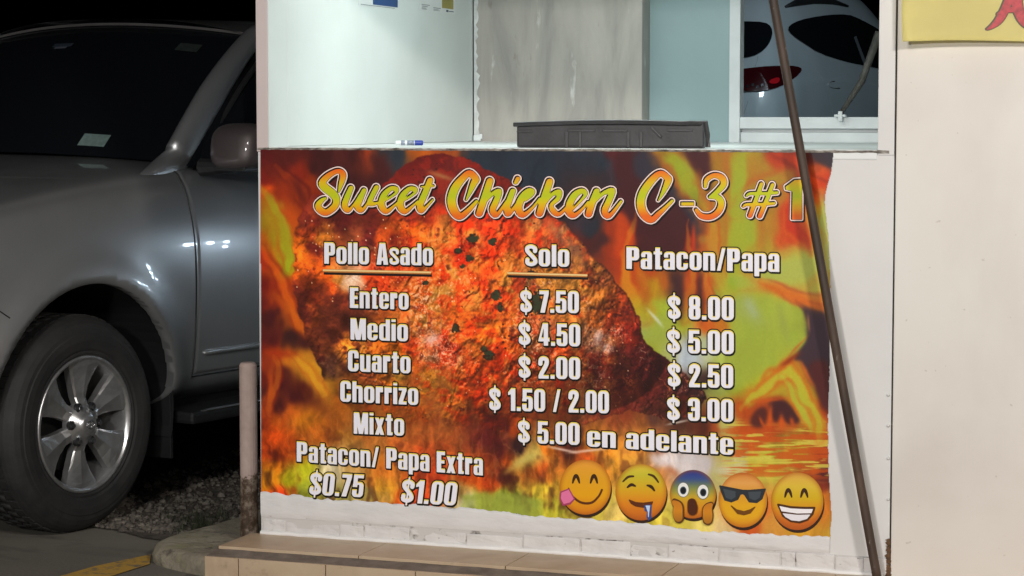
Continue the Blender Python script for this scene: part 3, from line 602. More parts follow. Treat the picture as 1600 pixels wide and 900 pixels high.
def smiley(cx, cy, rx, ry, gr, feats, parent, mat, rim=(.62, .32, .08), hands=None):
    L = [(ell(cx+1.4, cy+4.6, rx, ry), [(0, k, k+1) for k in range(1, 39)], (.20, .13, .09), .0012)]
    P, T, c = disc(cx, cy, rx, ry, gr, rim); L.append((P, T, c, .0020))
    h = .0026
    for col, kind, *a in feats:
        ss = .4; X, Y = np.meshgrid(np.arange(cx-rx-12, cx+rx+12, ss), np.arange(cy-ry-12, cy+ry+22, ss))
        if kind == 'c': D = chain(X, Y, smooth_chain([(cx+p[0], cy+p[1], p[2]) for p in a[0]], 5))
        elif kind == 'e': D = None; P = ell(cx+a[0], cy+a[1], a[2], a[3], 28, a[4] if len(a) > 4 else 0); T = [(0, k, k+1) for k in range(1, 27)]
        elif kind == 'p':
            q = [(cx+p[0], cy+p[1]) for p in a[0]]; D = polysd(X, Y, q)-(a[1] if len(a) > 1 else .6)
        if D is not None:
            P, T = fill(contour(-D, 0))
            if not len(P): continue
            P = P*ss+np.array([X[0, 0], Y[0, 0]])
        if isinstance(col, list): P, T = banded(P, T, 6); cc = grad(P[:, 1]-cy, col)
        else: cc = [int(col[k:k+2], 16)/255 for k in (0, 2, 4)]
        L.append((P, T, cc, h)); h += .0005
    return print_mesh('smiley', L, parent, mat)
# ================= the place =================
ZS = onY(405, 833, 0).z                      # top of the tiled step
ZC = onY(405, 229.5, 0).z                    # counter edge
XL = onY(403, 400, 0).x; XP = onY(418, 100, 0).x; XR = onY(1373, 100, 0).x; XE = onY(1394, 500, 0).x
_d = ray(739, 150); _t = (XP+.005-CAM.x)/_d.x; YB = CAM.y+_d.y*_t+.10     # where the side wall meets the pillar
print('step', ZS, 'counter', ZC, 'wall', XL, XP, XR, XE)
M_asph = Mat('asphalt', (.07, .066, .06), .85)
a = M_asph.noise(1.2, 6); M_asph.base(M_asph.ramp(a, [(.3, (.10, .088, .070)), (.7, (.19, .172, .140))]))
M_asph.mix(M_asph.ramp(M_asph.noise(90, 3), [(.45, 0), (.7, .5)]), (.19, .18, .16)); M_asph.mix(M_asph.ramp(M_asph.noise(2.5, 7, .6, (1, 2.5, 1), .6), [(.55, 0), (.7, .55)]), (.05, .046, .042))
M_asph.bump(M_asph.noise(120, 4), .5, .004)
M_white = paint_wall('white_wall_paint', (.74, .73, .72), .12)
M_inner = paint_wall('cool_white_panel', (.74, .78, .77), .06, .4)
M_metalw = simple('white_enamel', (.68, .71, .72), .4, var=.08)
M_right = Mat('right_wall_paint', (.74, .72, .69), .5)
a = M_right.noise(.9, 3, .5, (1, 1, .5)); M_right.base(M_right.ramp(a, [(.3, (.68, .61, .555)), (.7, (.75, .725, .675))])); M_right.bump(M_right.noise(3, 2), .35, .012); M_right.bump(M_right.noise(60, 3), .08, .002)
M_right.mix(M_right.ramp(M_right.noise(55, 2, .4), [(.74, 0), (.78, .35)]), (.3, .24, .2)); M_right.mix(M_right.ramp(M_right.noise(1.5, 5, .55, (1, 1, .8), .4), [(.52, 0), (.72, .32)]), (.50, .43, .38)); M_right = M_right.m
M_mortar = Mat('rough_mortar', (.42, .39, .35), .9)
M_mortar.base(M_mortar.ramp(M_mortar.noise(30, 6, .6, (1, 1, 2)), [(.35, (.07, .06, .05)), (.5, (.27, .24, .21)), (.7, (.46, .43, .39))])); M_mortar.bump(M_mortar.noise(50, 5), .8, .006); M_mortar = M_mortar.m
M_tile = Mat('beige_tile', (.52, .38, .25), .35)
a = M_tile.noise(5, 7, .6, (1, 1, .7), .8); M_tile.base(M_tile.ramp(a, [(.3, (.40, .29, .19)), (.55, (.50, .375, .25)), (.75, (.55, .43, .30))]))
M_tile.mix(M_tile.ramp(M_tile.noise(22, 8, .7, (.5, 2, 1)), [(.6, 0), (.72, .55)]), (.20, .14, .09)); M_tile.roughmap(M_tile.noise(12, 4), .3, .6); M_tile.bump(M_tile.noise(30, 4), .1, .002); M_tile = M_tile.m
M_grout = simple('grout', (.17, .14, .115), .95, var=.3, scale=20, bump=.5)
M_kerb = Mat('old_concrete', (.3, .27, .2), .95)
a = M_kerb.noise(6, 8, .65); M_kerb.base(M_kerb.ramp(a, [(.3, (.17, .145, .11)), (.5, (.27, .235, .175)), (.7, (.36, .32, .24))]))
M_kerb.mix(M_kerb.ramp(M_kerb.noise(9, 6, .6), [(.5, 0), (.66, .6)]), (.24, .235, .12)); M_kerb.mix(M_kerb.ramp(M_kerb.noise(14, 8, .7, (1, 1, .5)), [(.57, 0), (.66, .85)]), (.06, .05, .04))
M_kerb.bump(M_kerb.noise(35, 6), .8, .01); M_kerb = M_kerb.m
# ground: one sheet out to the horizon, with a dip-free flat lot
gn = 40; gx = np.concatenate([[-150, -60, -25], np.linspace(-9, 9, gn), [25, 60, 150]])
V = [(x, y, 0) for x in gx for y in gx+2]
g = mobj('ground', V, grid_faces(len(gx), len(gx)), M_asph.m); g['kind'] = 'structure'
# yellow line on the ground
M_yel = Mat('yellow_road_paint', (.50, .29, .045), .7)
M_yel.mix(M_yel.ramp(M_yel.noise(28, 8, .7), [(.50, 0), (.62, .9)]), (.14, .125, .10)); M_yel.bump(M_yel.noise(120, 3), .4, .003)
q = [onZ(x, y, .004) for x, y in ((236, 866), (234, 881), (180, 898), (40, 938), (-300, 1035), (-300, 1006), (30, 918), (150, 884))]
g = mobj('painted_line', q, [tuple(range(8))[::-1]], M_yel.m); g['kind'] = 'structure'
# ---- tiled step ----
YF = onZ(340, 853, ZS).y; XS = onZ(340, 853, ZS).x
print('step front', XS, YF)
st = empty('tiled_step', (XS, YF, 0), 0, 'low step of beige tiles in front of the menu wall', 'step')
def wm(o):
    return ((wm(o.parent) @ o.matrix_parent_inverse) if o.parent else Matrix.Identity(4)) @ o.matrix_basis
def rel(o, root):
    o.parent = root; o.matrix_parent_inverse = wm(root).inverted(); return o
XW = 4.6
bm = bmesh.new(); bx(bm, XS+.004, XW, YF+.012, -.002, 0, ZS-.008); rel(bobj('step_core', bm, M_grout), st)
TW = (onZ(508, 872, ZS).x-onZ(372, 862, ZS).x)
rs = random.Random(5)
bm = bmesh.new(); x = XS
while x < XW:
    bx(bm, x+.0015, min(x+TW*1.62, XW)-.0015, YF+.004, -.003, ZS-.010, ZS, .0012); x += TW*1.62
rel(bobj('tread', bm, M_tile), st)
bm = bmesh.new(); x0r = onY(372, 868, YF-.066).x-TW*math.ceil((onY(372, 868, YF-.066).x-XS)/TW)
x = x0r
while x < XW:
    a0 = max(x+.0015, XS-.012); a1 = x+TW-.0015
    v = rs.uniform(-.002, .002)
    bx(bm, a0, a1, YF-.066, YF-.05, .0, ZS-.022+v, .0015); x += TW
rel(bobj('riser', bm, M_tile), st)
bm = bmesh.new(); pr_ = [(YF+.02, ZS-.011), (YF-.002, ZS-.009), (YF-.030, ZS-.016), (YF-.058, ZS-.020), (YF-.0495, ZS-.06), (YF-.0495, 0)]
cs = [[bm.verts.new((x_, y_+.002*math.sin(x_*23), z_+.0012*math.sin(x_*31+y_*50))) for y_, z_ in pr_] for x_ in np.linspace(XS-.008, XW, 90)]
for a_, b_ in zip(cs[:-1], cs[1:]):
    for j in range(5): bm.faces.new((a_[j], b_[j], b_[j+1], a_[j+1]))
bm.faces.new(cs[0]); rel(bobj('mortar_bed', bm, M_grout), st)
# ---- kerb island ----
ZK = .062
A = [(XS-.011, -.175), (-.179, -.135), (-.276, -.092), (-.363, -.044), (-.422, .028), (-.442, .12), (-.430, .25), (-.402, .40), (-.388, .55), (-.388, 1.9), (XS-.011, 1.9)]
def dense(A, st=.015):
    out = []
    for a_, b_ in zip(A, A[1:]+A[:1]):
        n_ = max(1, int(math.hypot(b_[0]-a_[0], b_[1]-a_[1])/st)); out += [(a_[0]+(b_[0]-a_[0])*k_/n_, a_[1]+(b_[1]-a_[1])*k_/n_) for k_ in range(n_)]
    return out
A = np.array(dense(A))
for _ in range(6): A = (np.roll(A, 1, 0)+2*A+np.roll(A, -1, 0))/4
T_ = np.roll(A, -1, 0)-np.roll(A, 1, 0); N_ = np.stack([T_[:, 1], -T_[:, 0]], 1); N_ /= np.linalg.norm(N_, axis=1, keepdims=True)
cen = A.mean(0)
if np.sum((A-cen)*N_) > 0: N_ = -N_
V = []; rows = [(0, -.002), (-.004, .03), (.0, ZK*.62), (.010, ZK*.84), (.026, ZK*.96), (.042, ZK)]
for ins, z in rows:
    for k_, (p_, n_) in enumerate(zip(A, N_)):
        w_ = (fbm(np.array([p_[0]*14.]), np.array([p_[1]*14.+z*20]), 3, 3)[0]-.5)*.022*(z > 0); V.append((p_[0]+n_[0]*(ins+w_), p_[1]+n_[1]*(ins+w_), z+(w_*.5 if z > .02 else 0)))
m_ = len(A); F = [(r_*m_+k_, r_*m_+(k_+1) % m_, (r_+1)*m_+(k_+1) % m_, (r_+1)*m_+k_) for r_ in range(len(rows)-1) for k_ in range(m_)]
top = V[-m_:]; F += [tuple(len(V)-m_+i_ for i_ in t_) for t_ in geometry.tessellate_polygon([[Vector((p_[0], p_[1], 0)) for p_ in top]])]
k = mobj('kerb', V, F, M_kerb, smooth=True); k['kind'] = 'structure'
bm = bmesh.new(); bm.from_mesh(k.data); bmesh.ops.recalc_face_normals(bm, faces=bm.faces[:]); bm.to_mesh(k.data); bm.free()
# ---- gravel bed with stones and weeds ----
M_dirt = simple('gravel_dirt', (.070, .056, .043), .98, var=.45, scale=25, bump=.9)
edge = [onZ(x, y, .006) for x, y in ((60, 812), (120, 820), (185, 828), (225, 840), (272, 846))]
gp = edge+[Vector((-.40, .08, .006)), Vector((-.36, .5, .006)), Vector((-.36, 3.5, .006)), Vector((-2.4, 3.5, .006)), Vector((-2.4, edge[0].y+.3, .006))]
g = mobj('gravel_bed', gp, [tuple(range(len(gp)))], M_dirt); g['kind'] = 'structure'
g.data.polygons[0].flip() if g.data.polygons[0].normal.z < 0 else None
M_stone = Mat('gravel_stone', (.2, .18, .16), .9)
M_stone.base(M_stone.ramp(M_stone.noise(22, 3), [(.3, (.045, .038, .03)), (.5, (.10, .085, .07)), (.72, (.21, .185, .155))])); M_stone = M_stone.m
rg = random.Random(11); bm = bmesh.new()
G2 = [(p.x, p.y) for p in gp]
def inside(x, y):
    r = False; j = len(G2)-1
    for i in range(len(G2)):
        if (G2[i][1] > y) != (G2[j][1] > y) and x < (G2[j][0]-G2[i][0])*(y-G2[i][1])/(G2[j][1]-G2[i][1])+G2[i][0]: r = not r
        j = i
    return r
cnt = 0
while cnt < 4200:
    x = rg.uniform(-1.25, .12); y = edge[0].y-.1+(2.2)*rg.random()**1.6
    if not inside(x, y): continue
    cnt += 1
    s = .0025+.0125*rg.random()**3
    r = bmesh.ops.create_icosphere(bm, subdivisions=1, radius=s)
    m = Matrix.Rotation(rg.uniform(0, 6), 3, 'Z')
    sx, sy, sz = rg.uniform(.7, 1.5), rg.uniform(.7, 1.2), rg.uniform(.5, .9)
    for v in r['verts']:
        c = v.co*rg.uniform(.8, 1.15); v.co = m @ Vector((c.x*sx, c.y*sy, c.z*sz))+Vector((x, y, .006+s*.35))
g = bobj('gravel', bm, M_stone); tag(g, kind='stuff', cat='gravel', label='loose grey gravel between the car wheel and the kerb')
M_grass = simple('grass_blade', (.032, .040, .017), .7, var=.4, scale=6)
bm = bmesh.new()
for c in range(48):
    px, py = rg.uniform(262, 372), 0
    b0 = onZ(rg.triangular(255, 375, 300), rg.triangular(800, 850, 832), .006)
    if not inside(b0.x, b0.y): continue
    for kk in range(rg.randint(9, 20)):
        an = rg.uniform(0, 6.28); L = rg.uniform(.02, .06); lean = rg.uniform(.25, .9); w = .0016
        d = Vector((math.cos(an), math.sin(an), 0)); sd = Vector((-d.y, d.x, 0))*w
        p = b0+d*rg.uniform(0, .02); vv = []
        for t in (0, .5, 1):
            q = p+d*(lean*L*t*t)+Vector((0, 0, L*t*(1-.35*lean*t))); ww = sd*(1-t*.95)
            vv.append((bm.verts.new(q-ww), bm.verts.new(q+ww)))
        for i in range(2): bm.faces.new((vv[i][0], vv[i][1], vv[i+1][1], vv[i+1][0]))
g = bobj('grass_tufts', bm, M_grass); tag(g, kind='stuff', cat='grass', label='sparse grass tufts growing in the gravel by the kerb')
# ---- rusty stub post ----
pb = onZ(390, 838, ZK); zt = onY(390, 566, pb.y).z; rr = (onY(402.5, 700, pb.y).x-onY(377.5, 700, pb.y).x)/2
M_post = Mat('peeling_pink_paint', (.42, .30, .27), .7)
sp = M_post.n('ShaderNodeSeparateXYZ'); M_post.t.links.new(M_post.tc.outputs['Object'], sp.inputs[0])
ad = M_post.n('ShaderNodeMath', operation='MULTIPLY_ADD'); ad.inputs[1].default_value = .35; M_post.t.links.new(M_post.noise(9, 6, .65), ad.inputs[0]); M_post.t.links.new(sp.outputs['Z'], ad.inputs[2])
M_post.base(M_post.ramp(M_post.noise(20, 4), [(.3, (.47, .345, .30)), (.7, (.60, .46, .41))]))
rust = M_post.ramp(M_post.noise(30, 7, .7), [(.3, (.022, .016, .012)), (.48, (.085, .05, .028)), (.62, (.28, .22, .17)), (.7, (.05, .03, .018))])
M_post.mix(M_post.ramp(ad.outputs[0], [(.375, 1), (.385, 0)]), rust); M_post.mix(M_post.ramp(M_post.noise(26, 3), [(.73, 0), (.76, .9)]), (.05, .035, .03)); M_post.bump(M_post.noise(40, 6), .5, .004)
bm = bmesh.new(); tube(bm, [(0, 0, -.02), (0, 0, .06), (0, 0, zt-ZK-.012), (0, 0, zt-ZK-.004), (0, 0, zt-ZK)], [rr*1.08, rr, rr, rr*.9, rr*.72], 20)
po = bobj('stub_post', bm, M_post.m, smooth=False); po.location = pb; tag(po, 'short rusty post with peeling pink paint at the left corner of the menu wall', 'post')
# ================= food stall =================
ks = empty('food_stall', (XL, 0, 0), 0, 'white food stall with a counter opening above the menu banner', 'food stall')
ZT = 2.38; TH = .14
def kp(o): return rel(o, ks)
# front wall below the counter, with a rough course of painted bricks at its foot
bm = bmesh.new(); bx(bm, XL+.004, XE, 0, TH, 0, ZC-.016); kp(bobj('front_wall', bm, M_white))
zb0 = ZS+.0005; zb1 = onY(600, 822, 0).z
rb = random.Random(3); bm = bmesh.new(); x = XL+.008
_q = Mat('whitewashed_brick', (.68, .66, .65), .7)
_q.base(_q.ramp(_q.noise(10, 6), [(.3, (.60, .58, .575)), (.65, (.72, .70, .69))])); _q.mix(_q.ramp(_q.noise(60, 4, .5, (.8, 1, 1.2)), [(.70, 0), (.74, .8)]), (.20, .16, .14)); _q.mix(_q.ramp(_q.noise(11, 5, .6, (.6, 1, 1.5)), [(.60, 0), (.75, .4)]), (.44, .40, .38)); _q.bump(_q.noise(45, 6), .6, .005); M_brick = _q.m
while x < XE-.01:
    w = rb.choice((.045, .085, .12, .16, .19)); x1 = min(x+w, XE-.004)
    dz = rb.uniform(-.007, .004); dp = rb.uniform(.0015, .0065)
    bx(bm, x+rb.uniform(.0005, .0035), x1-rb.uniform(.0005, .003), -dp, .01, zb0, zb1+dz, .0035); x = x1
bmesh.ops.subdivide_edges(bm, edges=[e for e in bm.edges if e.calc_length() > .03], cuts=4, use_grid_fill=True)
for v in bm.verts:
    w_ = fbm(np.array([v.co.x*55.]), np.array([v.co.z*55.]), 5, 3)[0]-.5
    v.co += Vector((rb.uniform(-1, 1)*.0006, w_*.006*(v.co.y < .005), w_*.007+rb.uniform(-1, 1)*.0006))
kp(bobj('brick_course', bm, M_brick))
_q = Mat('old_mortar', (.5, .48, .46), .9); _q.base(_q.ramp(_q.noise(16, 5, .6), [(.36, (.08, .065, .05)), (.47, (.58, .56, .54))]))
kp(box('brick_joint', XL+.006, XE-.002, -.0012, .004, zb0, zb1+.0042, _q.m))
_q = Mat('smeared_white_paint', (.74, .725, .72), .6)
_q.base(_q.ramp(_q.noise(5, 5, .6, (1, 1, 3)), [(.3, (.66, .645, .645)), (.7, (.76, .745, .74))])); _q.mix(_q.ramp(_q.noise(9, 8, .68, (.45, 1, 2.2)), [(.56, 0), (.70, .55)]), (.45, .42, .42)); _q.mix(_q.ramp(_q.noise(30, 5, .6, (.5, 1, 1.6)), [(.70, 0), (.75, .7)]), (.22, .18, .16)); _q.bump(_q.noise(22, 6, .6, (.5, 1, 1.5)), .6, .006)
bm = bmesh.new(); n = 220; vv = []
for i in range(n+1):
    px_ = 408+(1297-408)*i/n
    yt = np.interp(px_, [408, 460, 500, 560, 640, 720, 780, 830, 900, 990, 1100, 1200, 1297], [768, 773, 779, 782, 787, 794, 798, 805, 809.5, 815, 829, 835, 839])+(fbm(np.array([px_/9.]), np.array([3.]), 4, 3)[0]-.5)*7
    zt_ = onY(px_, yt, 0).z; xx_ = onY(px_, yt, 0).x; col_ = []
    for j in range(7):
        f_ = j/6; z_ = zb1+.0045+(zt_-zb1-.0045)*f_; b_ = -.0046-.0022*fbm(np.array([xx_*30]), np.array([z_*60]), 9, 3)[0]
        col_.append(bm.verts.new((xx_, b_ if 0 < j < 6 else (-.0008 if j == 0 else -.0042), z_)))
    col_.append(bm.verts.new((xx_, -.0002, zt_))); vv.append(col_)
for i in range(n):
    for j in range(7): bm.faces.new((vv[i][j], vv[i+1][j], vv[i+1][j+1], vv[i][j+1]))
kp(bobj('plaster_band', bm, _q.m, smooth=True))
# white caulk bead along the floor
bm = bmesh.new(); tube(bm, [(XL+.006+i*(XE-XL-.02)/60, -.006-.0015*math.sin(i*1.7)+rb.uniform(-.001, .001), ZS+.003+rb.uniform(-.0015, .002)) for i in range(61)], .0085, 8)
kp(bobj('sealant_bead', bm, simple('white_sealant', (.80, .79, .78), .5, var=.05)))
# rough mortar strip under the counter, counter slab
bm = bmesh.new(); n = 140; rowz = [(-.0010, ZC-.0105), (-.0052, ZC-.0085), (-.0058, ZC-.004), (-.0005, ZC-.0012)]
vv = [[bm.verts.new((XL+.004+(XR+.03-XL)*i/n, y+rb.uniform(-.001, .001), z+rb.uniform(-.0009, .0009))) for (y, z) in rowz] for i in range(n+1)]
for i in range(n):
    for j in range(3): bm.faces.new((vv[i][j], vv[i+1][j], vv[i+1][j+1], vv[i][j+1]))
kp(bobj('mortar_strip', bm, M_mortar))
kp(box('counter', XP+.0005, XR-.0005, -.003, YB-.002, ZC-.030, ZC, simple('counter_white', (.74, .76, .75), .35, var=.05, bump=.05), bev=.004))
# posts, jamb, header, roof, side and back
M_pink = paint_wall('pinkish_post_paint', (.66, .56, .55), .2)
kp(box('corner_post', XL, XP, -.002, TH, ZC-.015, ZT, [M_pink][0], bev=.002))
kp(box('jamb_lining', XP+.0005, XP+.004, .0, TH+.001, ZC, ZT-.3, M_inner))
kp(box('corner_post', XR, XE-.0005, -.001, TH, ZC-.0155, ZT, M_white, bev=.002))
kp(box('header', XP+.005, XR-.001, .0, TH, 2.06, ZT, M_white))
kp(box('side_wall', XL+.004, XP-.001, TH+.001, YB+.11, 0, ZT, M_white)); kp(box('side_panel', XP-.0005, XP+.005, TH+.002, YB-.1015, ZC+.001, 2.339, M_inner, bev=.001)); kp(box('side_wall', XE-.05, XE-.001, TH+.001, YB+.11, 0, ZT, M_white))
kp(box('roof', XL-.15, XE+.10, -.22, YB+.35, ZT+.001, ZT+.07, simple('roof_sheet', (.35, .36, .37), .5)))
# back of the stall, as seen through the opening
xa = XP+.0095; xb = onY(1003, 150, YB-.10).x; xc, xd, xe = [onY(x, 150, YB).x for x in (1140, 1157, 1374)]
zs0 = onY(1260, 183, YB).z; zs1 = onY(1260, 201, YB).z; zs2 = onY(1260, 207, YB).z
M_col = Mat('streaky_plaster', (.45, .42, .39), .7)
M_col.base(M_col.ramp(M_col.noise(6, 7, .6, (1, 1, .22), .6), [(.28, (.25, .24, .23)), (.5, (.39, .365, .335)), (.72, (.50, .465, .425))]))
M_col.mix(M_col.ramp(M_col.noise(30, 5, .6, (1, 1, .25)), [(.66, 0), (.74, .5)]), (.23, .19, .16)); M_col.mix(M_col.ramp(M_col.noise(22, 6, .6, (1, 1, .18)), [(.64, 0), (.72, .6)]), (.72, .72, .70)); M_col.bump(M_col.noise(25, 6, .6, (1, 1, .3)), .35, .004)
kp(box('pillar', xa-.001, xb, YB-.10, YB+.05, ZC-.02, 2.36, M_col.m, bev=.003))
# torn strip of white paint down the pillar's left edge, ending in a hooked bracket
bm = bmesh.new(); n = 60; z0 = ZC; ppx = [rb.uniform(-1, 1) for _ in range(n+1)]
for i in range(n):
    pass
L0 = [(bm.verts.new((xa+.0005, YB-.1015, z0+i*(2.3-z0)/n)), bm.verts.new((xa+.016+.007*ppx[i]+.022*(fbm(np.array([i*.31]), np.array([2.5]), 6, 3)[0]-.5), YB-.1015, z0+i*(2.3-z0)/n))) for i in range(n+1)]
for i in range(n): bm.faces.new((L0[i][0], L0[i][1], L0[i+1][1], L0[i+1][0]))
kp(bobj('paint_strip', bm, simple('torn_white_paint', (.62, .63, .63), .6, var=.2, scale=30)))
bm = bmesh.new(); hz = onY(750, 221, YB-.1).z
bx(bm, xa+.001, xa+.032, YB-.112, YB-.102, hz+.002, hz+.026, .004); bx(bm, xa+.026, xa+.038, YB-.112, YB-.102, hz+.010, hz+.030, .004)
kp(bobj('hook_bracket', bm, M_metalw))
M_teal = paint_wall('pale_teal_wall', (.30, .42, .44), .10, .3)
kp(box('back_wall', xb+.001, xc, YB, YB+.06, ZC-.02, 2.36, M_teal))
kp(box('back_wall', XP+.006, xa, YB+.002, YB+.06, ZC-.02, 2.36, M_teal)); kp(box('back_wall', XP+.006, XE-.052, YB, YB+.06, 0, ZC-.031, M_white))
wf = kp(box('window_frame', xc+.001, xd, YB-.012, YB+.05, ZC-.001, 2.36, M_metalw, bev=.0015))
XI = XE-.052
for nm, *b in (('bottom_rail', xd+.0005, XI, YB-.010, YB+.05, zs1, zs0), ('apron', xd+.0005, XI, YB+.004, YB+.05, ZC-.001, zs2), ('shadow_gap', xd+.0005, XI, YB+.022, YB+.05, zs2+.0005, zs1-.0005), ('top_rail', xd+.0005, XI, YB-.010, YB+.05, 2.10, 2.36)):
    rel(box(nm, *b, M_metalw, bev=.0015), wf)
kp(box('ceiling', XP+.006, XI, TH+.001, YB-.101, 2.34, 2.37, simple('ceiling_white', (.7, .72, .72), .6)))
# window stay: bar, pivot bracket
s0 = onY(1313, 181, YB-.03); s1 = onY(1346, 128, YB-.03); s2 = onY(1374, 50, YB-.04)
ws = empty('window_stay', s0, 0, 'grey metal stay bar propped on the bottom rail of the stall window', 'window stay')
bm = bmesh.new(); tube(bm, [s0+Vector((0, 0, .006)), s1, s2], [.0085, .0135, .0155], 10); rel(bobj('stay_bar', bm, simple('dull_grey_metal', (.075, .072, .065), .6, .2, var=.3, scale=30), smooth=True), ws)
bm = bmesh.new(); bx(bm, s0.x-.022, s0.x+.022, s0.y-.012, s0.y+.02, zs0+.0005, zs0+.010, .003); bx(bm, s0.x-.006, s0.x+.010, s0.y-.016, s0.y-.004, zs0-.016, zs0+.022, .002)
rel(bobj('bracket', bm, M_metalw), ws)
# notices taped to the panel
M_paper = simple('notice_paper', (.74, .76, .76), .5, var=.04); M_ink = simple('notice_ink', (.08, .10, .14), .6); M_blue = simple('notice_blue', (.02, .07, .22), .5); M_gold = simple('notice_gold', (.35, .30, .08), .5)
def notice(x0, x1, y1, slope, label, marks):
    xx = XP+.0051
    def onX(x, y):
        d_ = ray(x, y); return CAM+d_*((xx-CAM.x)/d_.x)
    a = onX(x0, y1); b = onX(x1, y1+slope); b.z = a.z+slope*.0
    h = .16; bm = bmesh.new(); d = b-a; up = Vector((0, 0, 1))
    def quad(u0, u1, v0, v1, dy, mi, th=.0008):
        c = [a+d*u0+up*v0, a+d*u1+up*v0, a+d*u1+up*v1, a+d*u0+up*v1]
        f = [bm.verts.new(p+Vector((dy, 0, 0))) for p in c]; bk = [bm.verts.new(p+Vector((dy-th, 0, 0))) for p in c]
        for face in ((f[0], f[1], f[2], f[3]), (f[0], bk[0], bk[1], f[1]), (f[1], bk[1], bk[2], f[2]), (f[2], bk[2], bk[3], f[3]), (f[3], bk[3], bk[0], f[0])): bm.faces.new(face).material_index = mi
    quad(0, 1, 0, h, .001, 0)
    for mk in marks: quad(*mk[:4], .0018, mk[4])
    o = bobj('notice', bm, [M_paper, M_ink, M_blue, M_gold]); return tag(o, label, 'notice', 'notices on the white panel')
notice(560, 622, 8, 3, 'white notice with a dark blue band on the panel inside the stall', [(.35, .98, .008, .14, 2), (.05, .9, .003, .0045, 1)])
notice(655, 711, 16, 7, 'white notice with gold corner and small print, beside the grey pillar', [(.62, .94, .019, .12, 3), (.06, .22, .016, .0175, 1), (.38, .58, .015, .017, 1), (.06, .18, .010, .0112, 1), (.38, .52, .010, .0112, 1), (.06, .20, .006, .0072, 1), (.38, .56, .006, .0072, 1), (.06, .28, .022, .0235, 1), (.74, .80, .006, .014, 1), (.82, .95, .008, .011, 1)])
# marker pen lying on the counter
m0 = onZ(618, 223.2, ZC+.0085); L_ = (m0-CAM).length*43/FPX; m1 = m0+Vector((math.cos(YAW), math.sin(YAW), 0))*L_
mk = empty('marker_pen', m0, 0, 'white marker pen with a blue cap lying on the counter', 'marker pen')
d = m1-m0
bm = bmesh.new(); tube(bm, [m0, m0+d*.03, m0+d*.16, m0+d*.22, m0+d*.72], [.005, .0075, .0078, .0082, .0082], 14); rel(bobj('barrel', bm, simple('pen_white', (.70, .72, .74), .3), smooth=False), mk)
bm = bmesh.new(); tube(bm, [m0+d*.20, m0+d*.34], [.0084, .0084], 14); tube(bm, [m0+d*.42, m0+d*.68], [.00835, .00835], 14); rel(bobj('pen_label', bm, simple('pen_print', (.20, .23, .30), .4, var=.6, scale=120)), mk)
bm = bmesh.new(); tube(bm, [m0+d*.70, m0+d*.96, m0+d*1.0], [.0088, .0088, .007], 14); rel(bobj('cap', bm, simple('pen_blue', (.01, .035, .30), .3)), mk)
# black plastic crate lid standing on the counter
t0 = onY(800, 226, .10); t1 = onY(1103, 227, .10)
ty = .10; TX0, TX1 = t0.x, t1.x; tz = onY(950, 189, .10).z-ZC
tr = empty('plastic_tray', (TX0, ty, ZC), 0, 'black ribbed plastic tray turned over on the counter', 'tray')
M_tray = simple('black_plastic', (.048, .046, .049), .42, var=.25, scale=14, bump=.15)
bm = bmesh.new()
W_ = TX1-TX0
bx(bm, TX0+.010, TX1-.012, ty+.012, ty+.055, ZC, ZC+tz*.93, .008)
# rolled rim, slightly warped
tube(bm, [(TX0+.004+W_*i/24, ty+.006, ZC+tz*(.84+.12*math.sin(i/24*2.6+.2)+(.03 if i > 21 else 0))) for i in range(24)]+[(TX1-.004, ty+.010, ZC+tz*.97), (TX1, ty+.02, ZC+tz*.5), (TX1+.002, ty+.02, ZC+.003)], .0075, 8)
rel(bobj('tray_shell', bm, M_tray), tr)
M_worn = simple('black_plastic_worn', (.062, .060, .063), .4, var=.25, scale=20)
for u0, u1, z0_, z1_ in ((.275, .290, .03, .60), (.345, .360, .03, .60), (.595, .610, .03, .60), (.660, .675, .03, .60), (.02, .10, .56, .64), (.29, .43, .60, .68), (.47, .595, .60, .68), (.80, .93, .62, .70)):
    bm = bmesh.new(); bx(bm, TX0+W_*u0, TX0+W_*u1, ty+.007, ty+.013, ZC+tz*z0_, ZC+tz*z1_, .0015); rel(bobj('rib', bm, M_worn), tr)
bm = bmesh.new(); tube(bm, [(TX0+W_*.72, ty+.010, ZC+tz*.76), (TX0+W_*.77, ty+.009, ZC+tz*.40)], .004, 8); rel(bobj('brace', bm, M_worn), tr)
# ================= right-hand wall with the yellow poster =================
XG = onY(1397.5, 300, -.004).x
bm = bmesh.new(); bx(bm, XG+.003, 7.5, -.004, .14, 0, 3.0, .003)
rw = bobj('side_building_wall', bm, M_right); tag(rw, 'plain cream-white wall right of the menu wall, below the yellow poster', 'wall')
bm = bmesh.new(); bx(bm, XE+.0006, XG+.0025, .012, .10, 0, ZT-.01)
kp(bobj('joint_filler', bm, simple('dirty_joint', (.05, .042, .036), .9, var=.5, scale=12)))
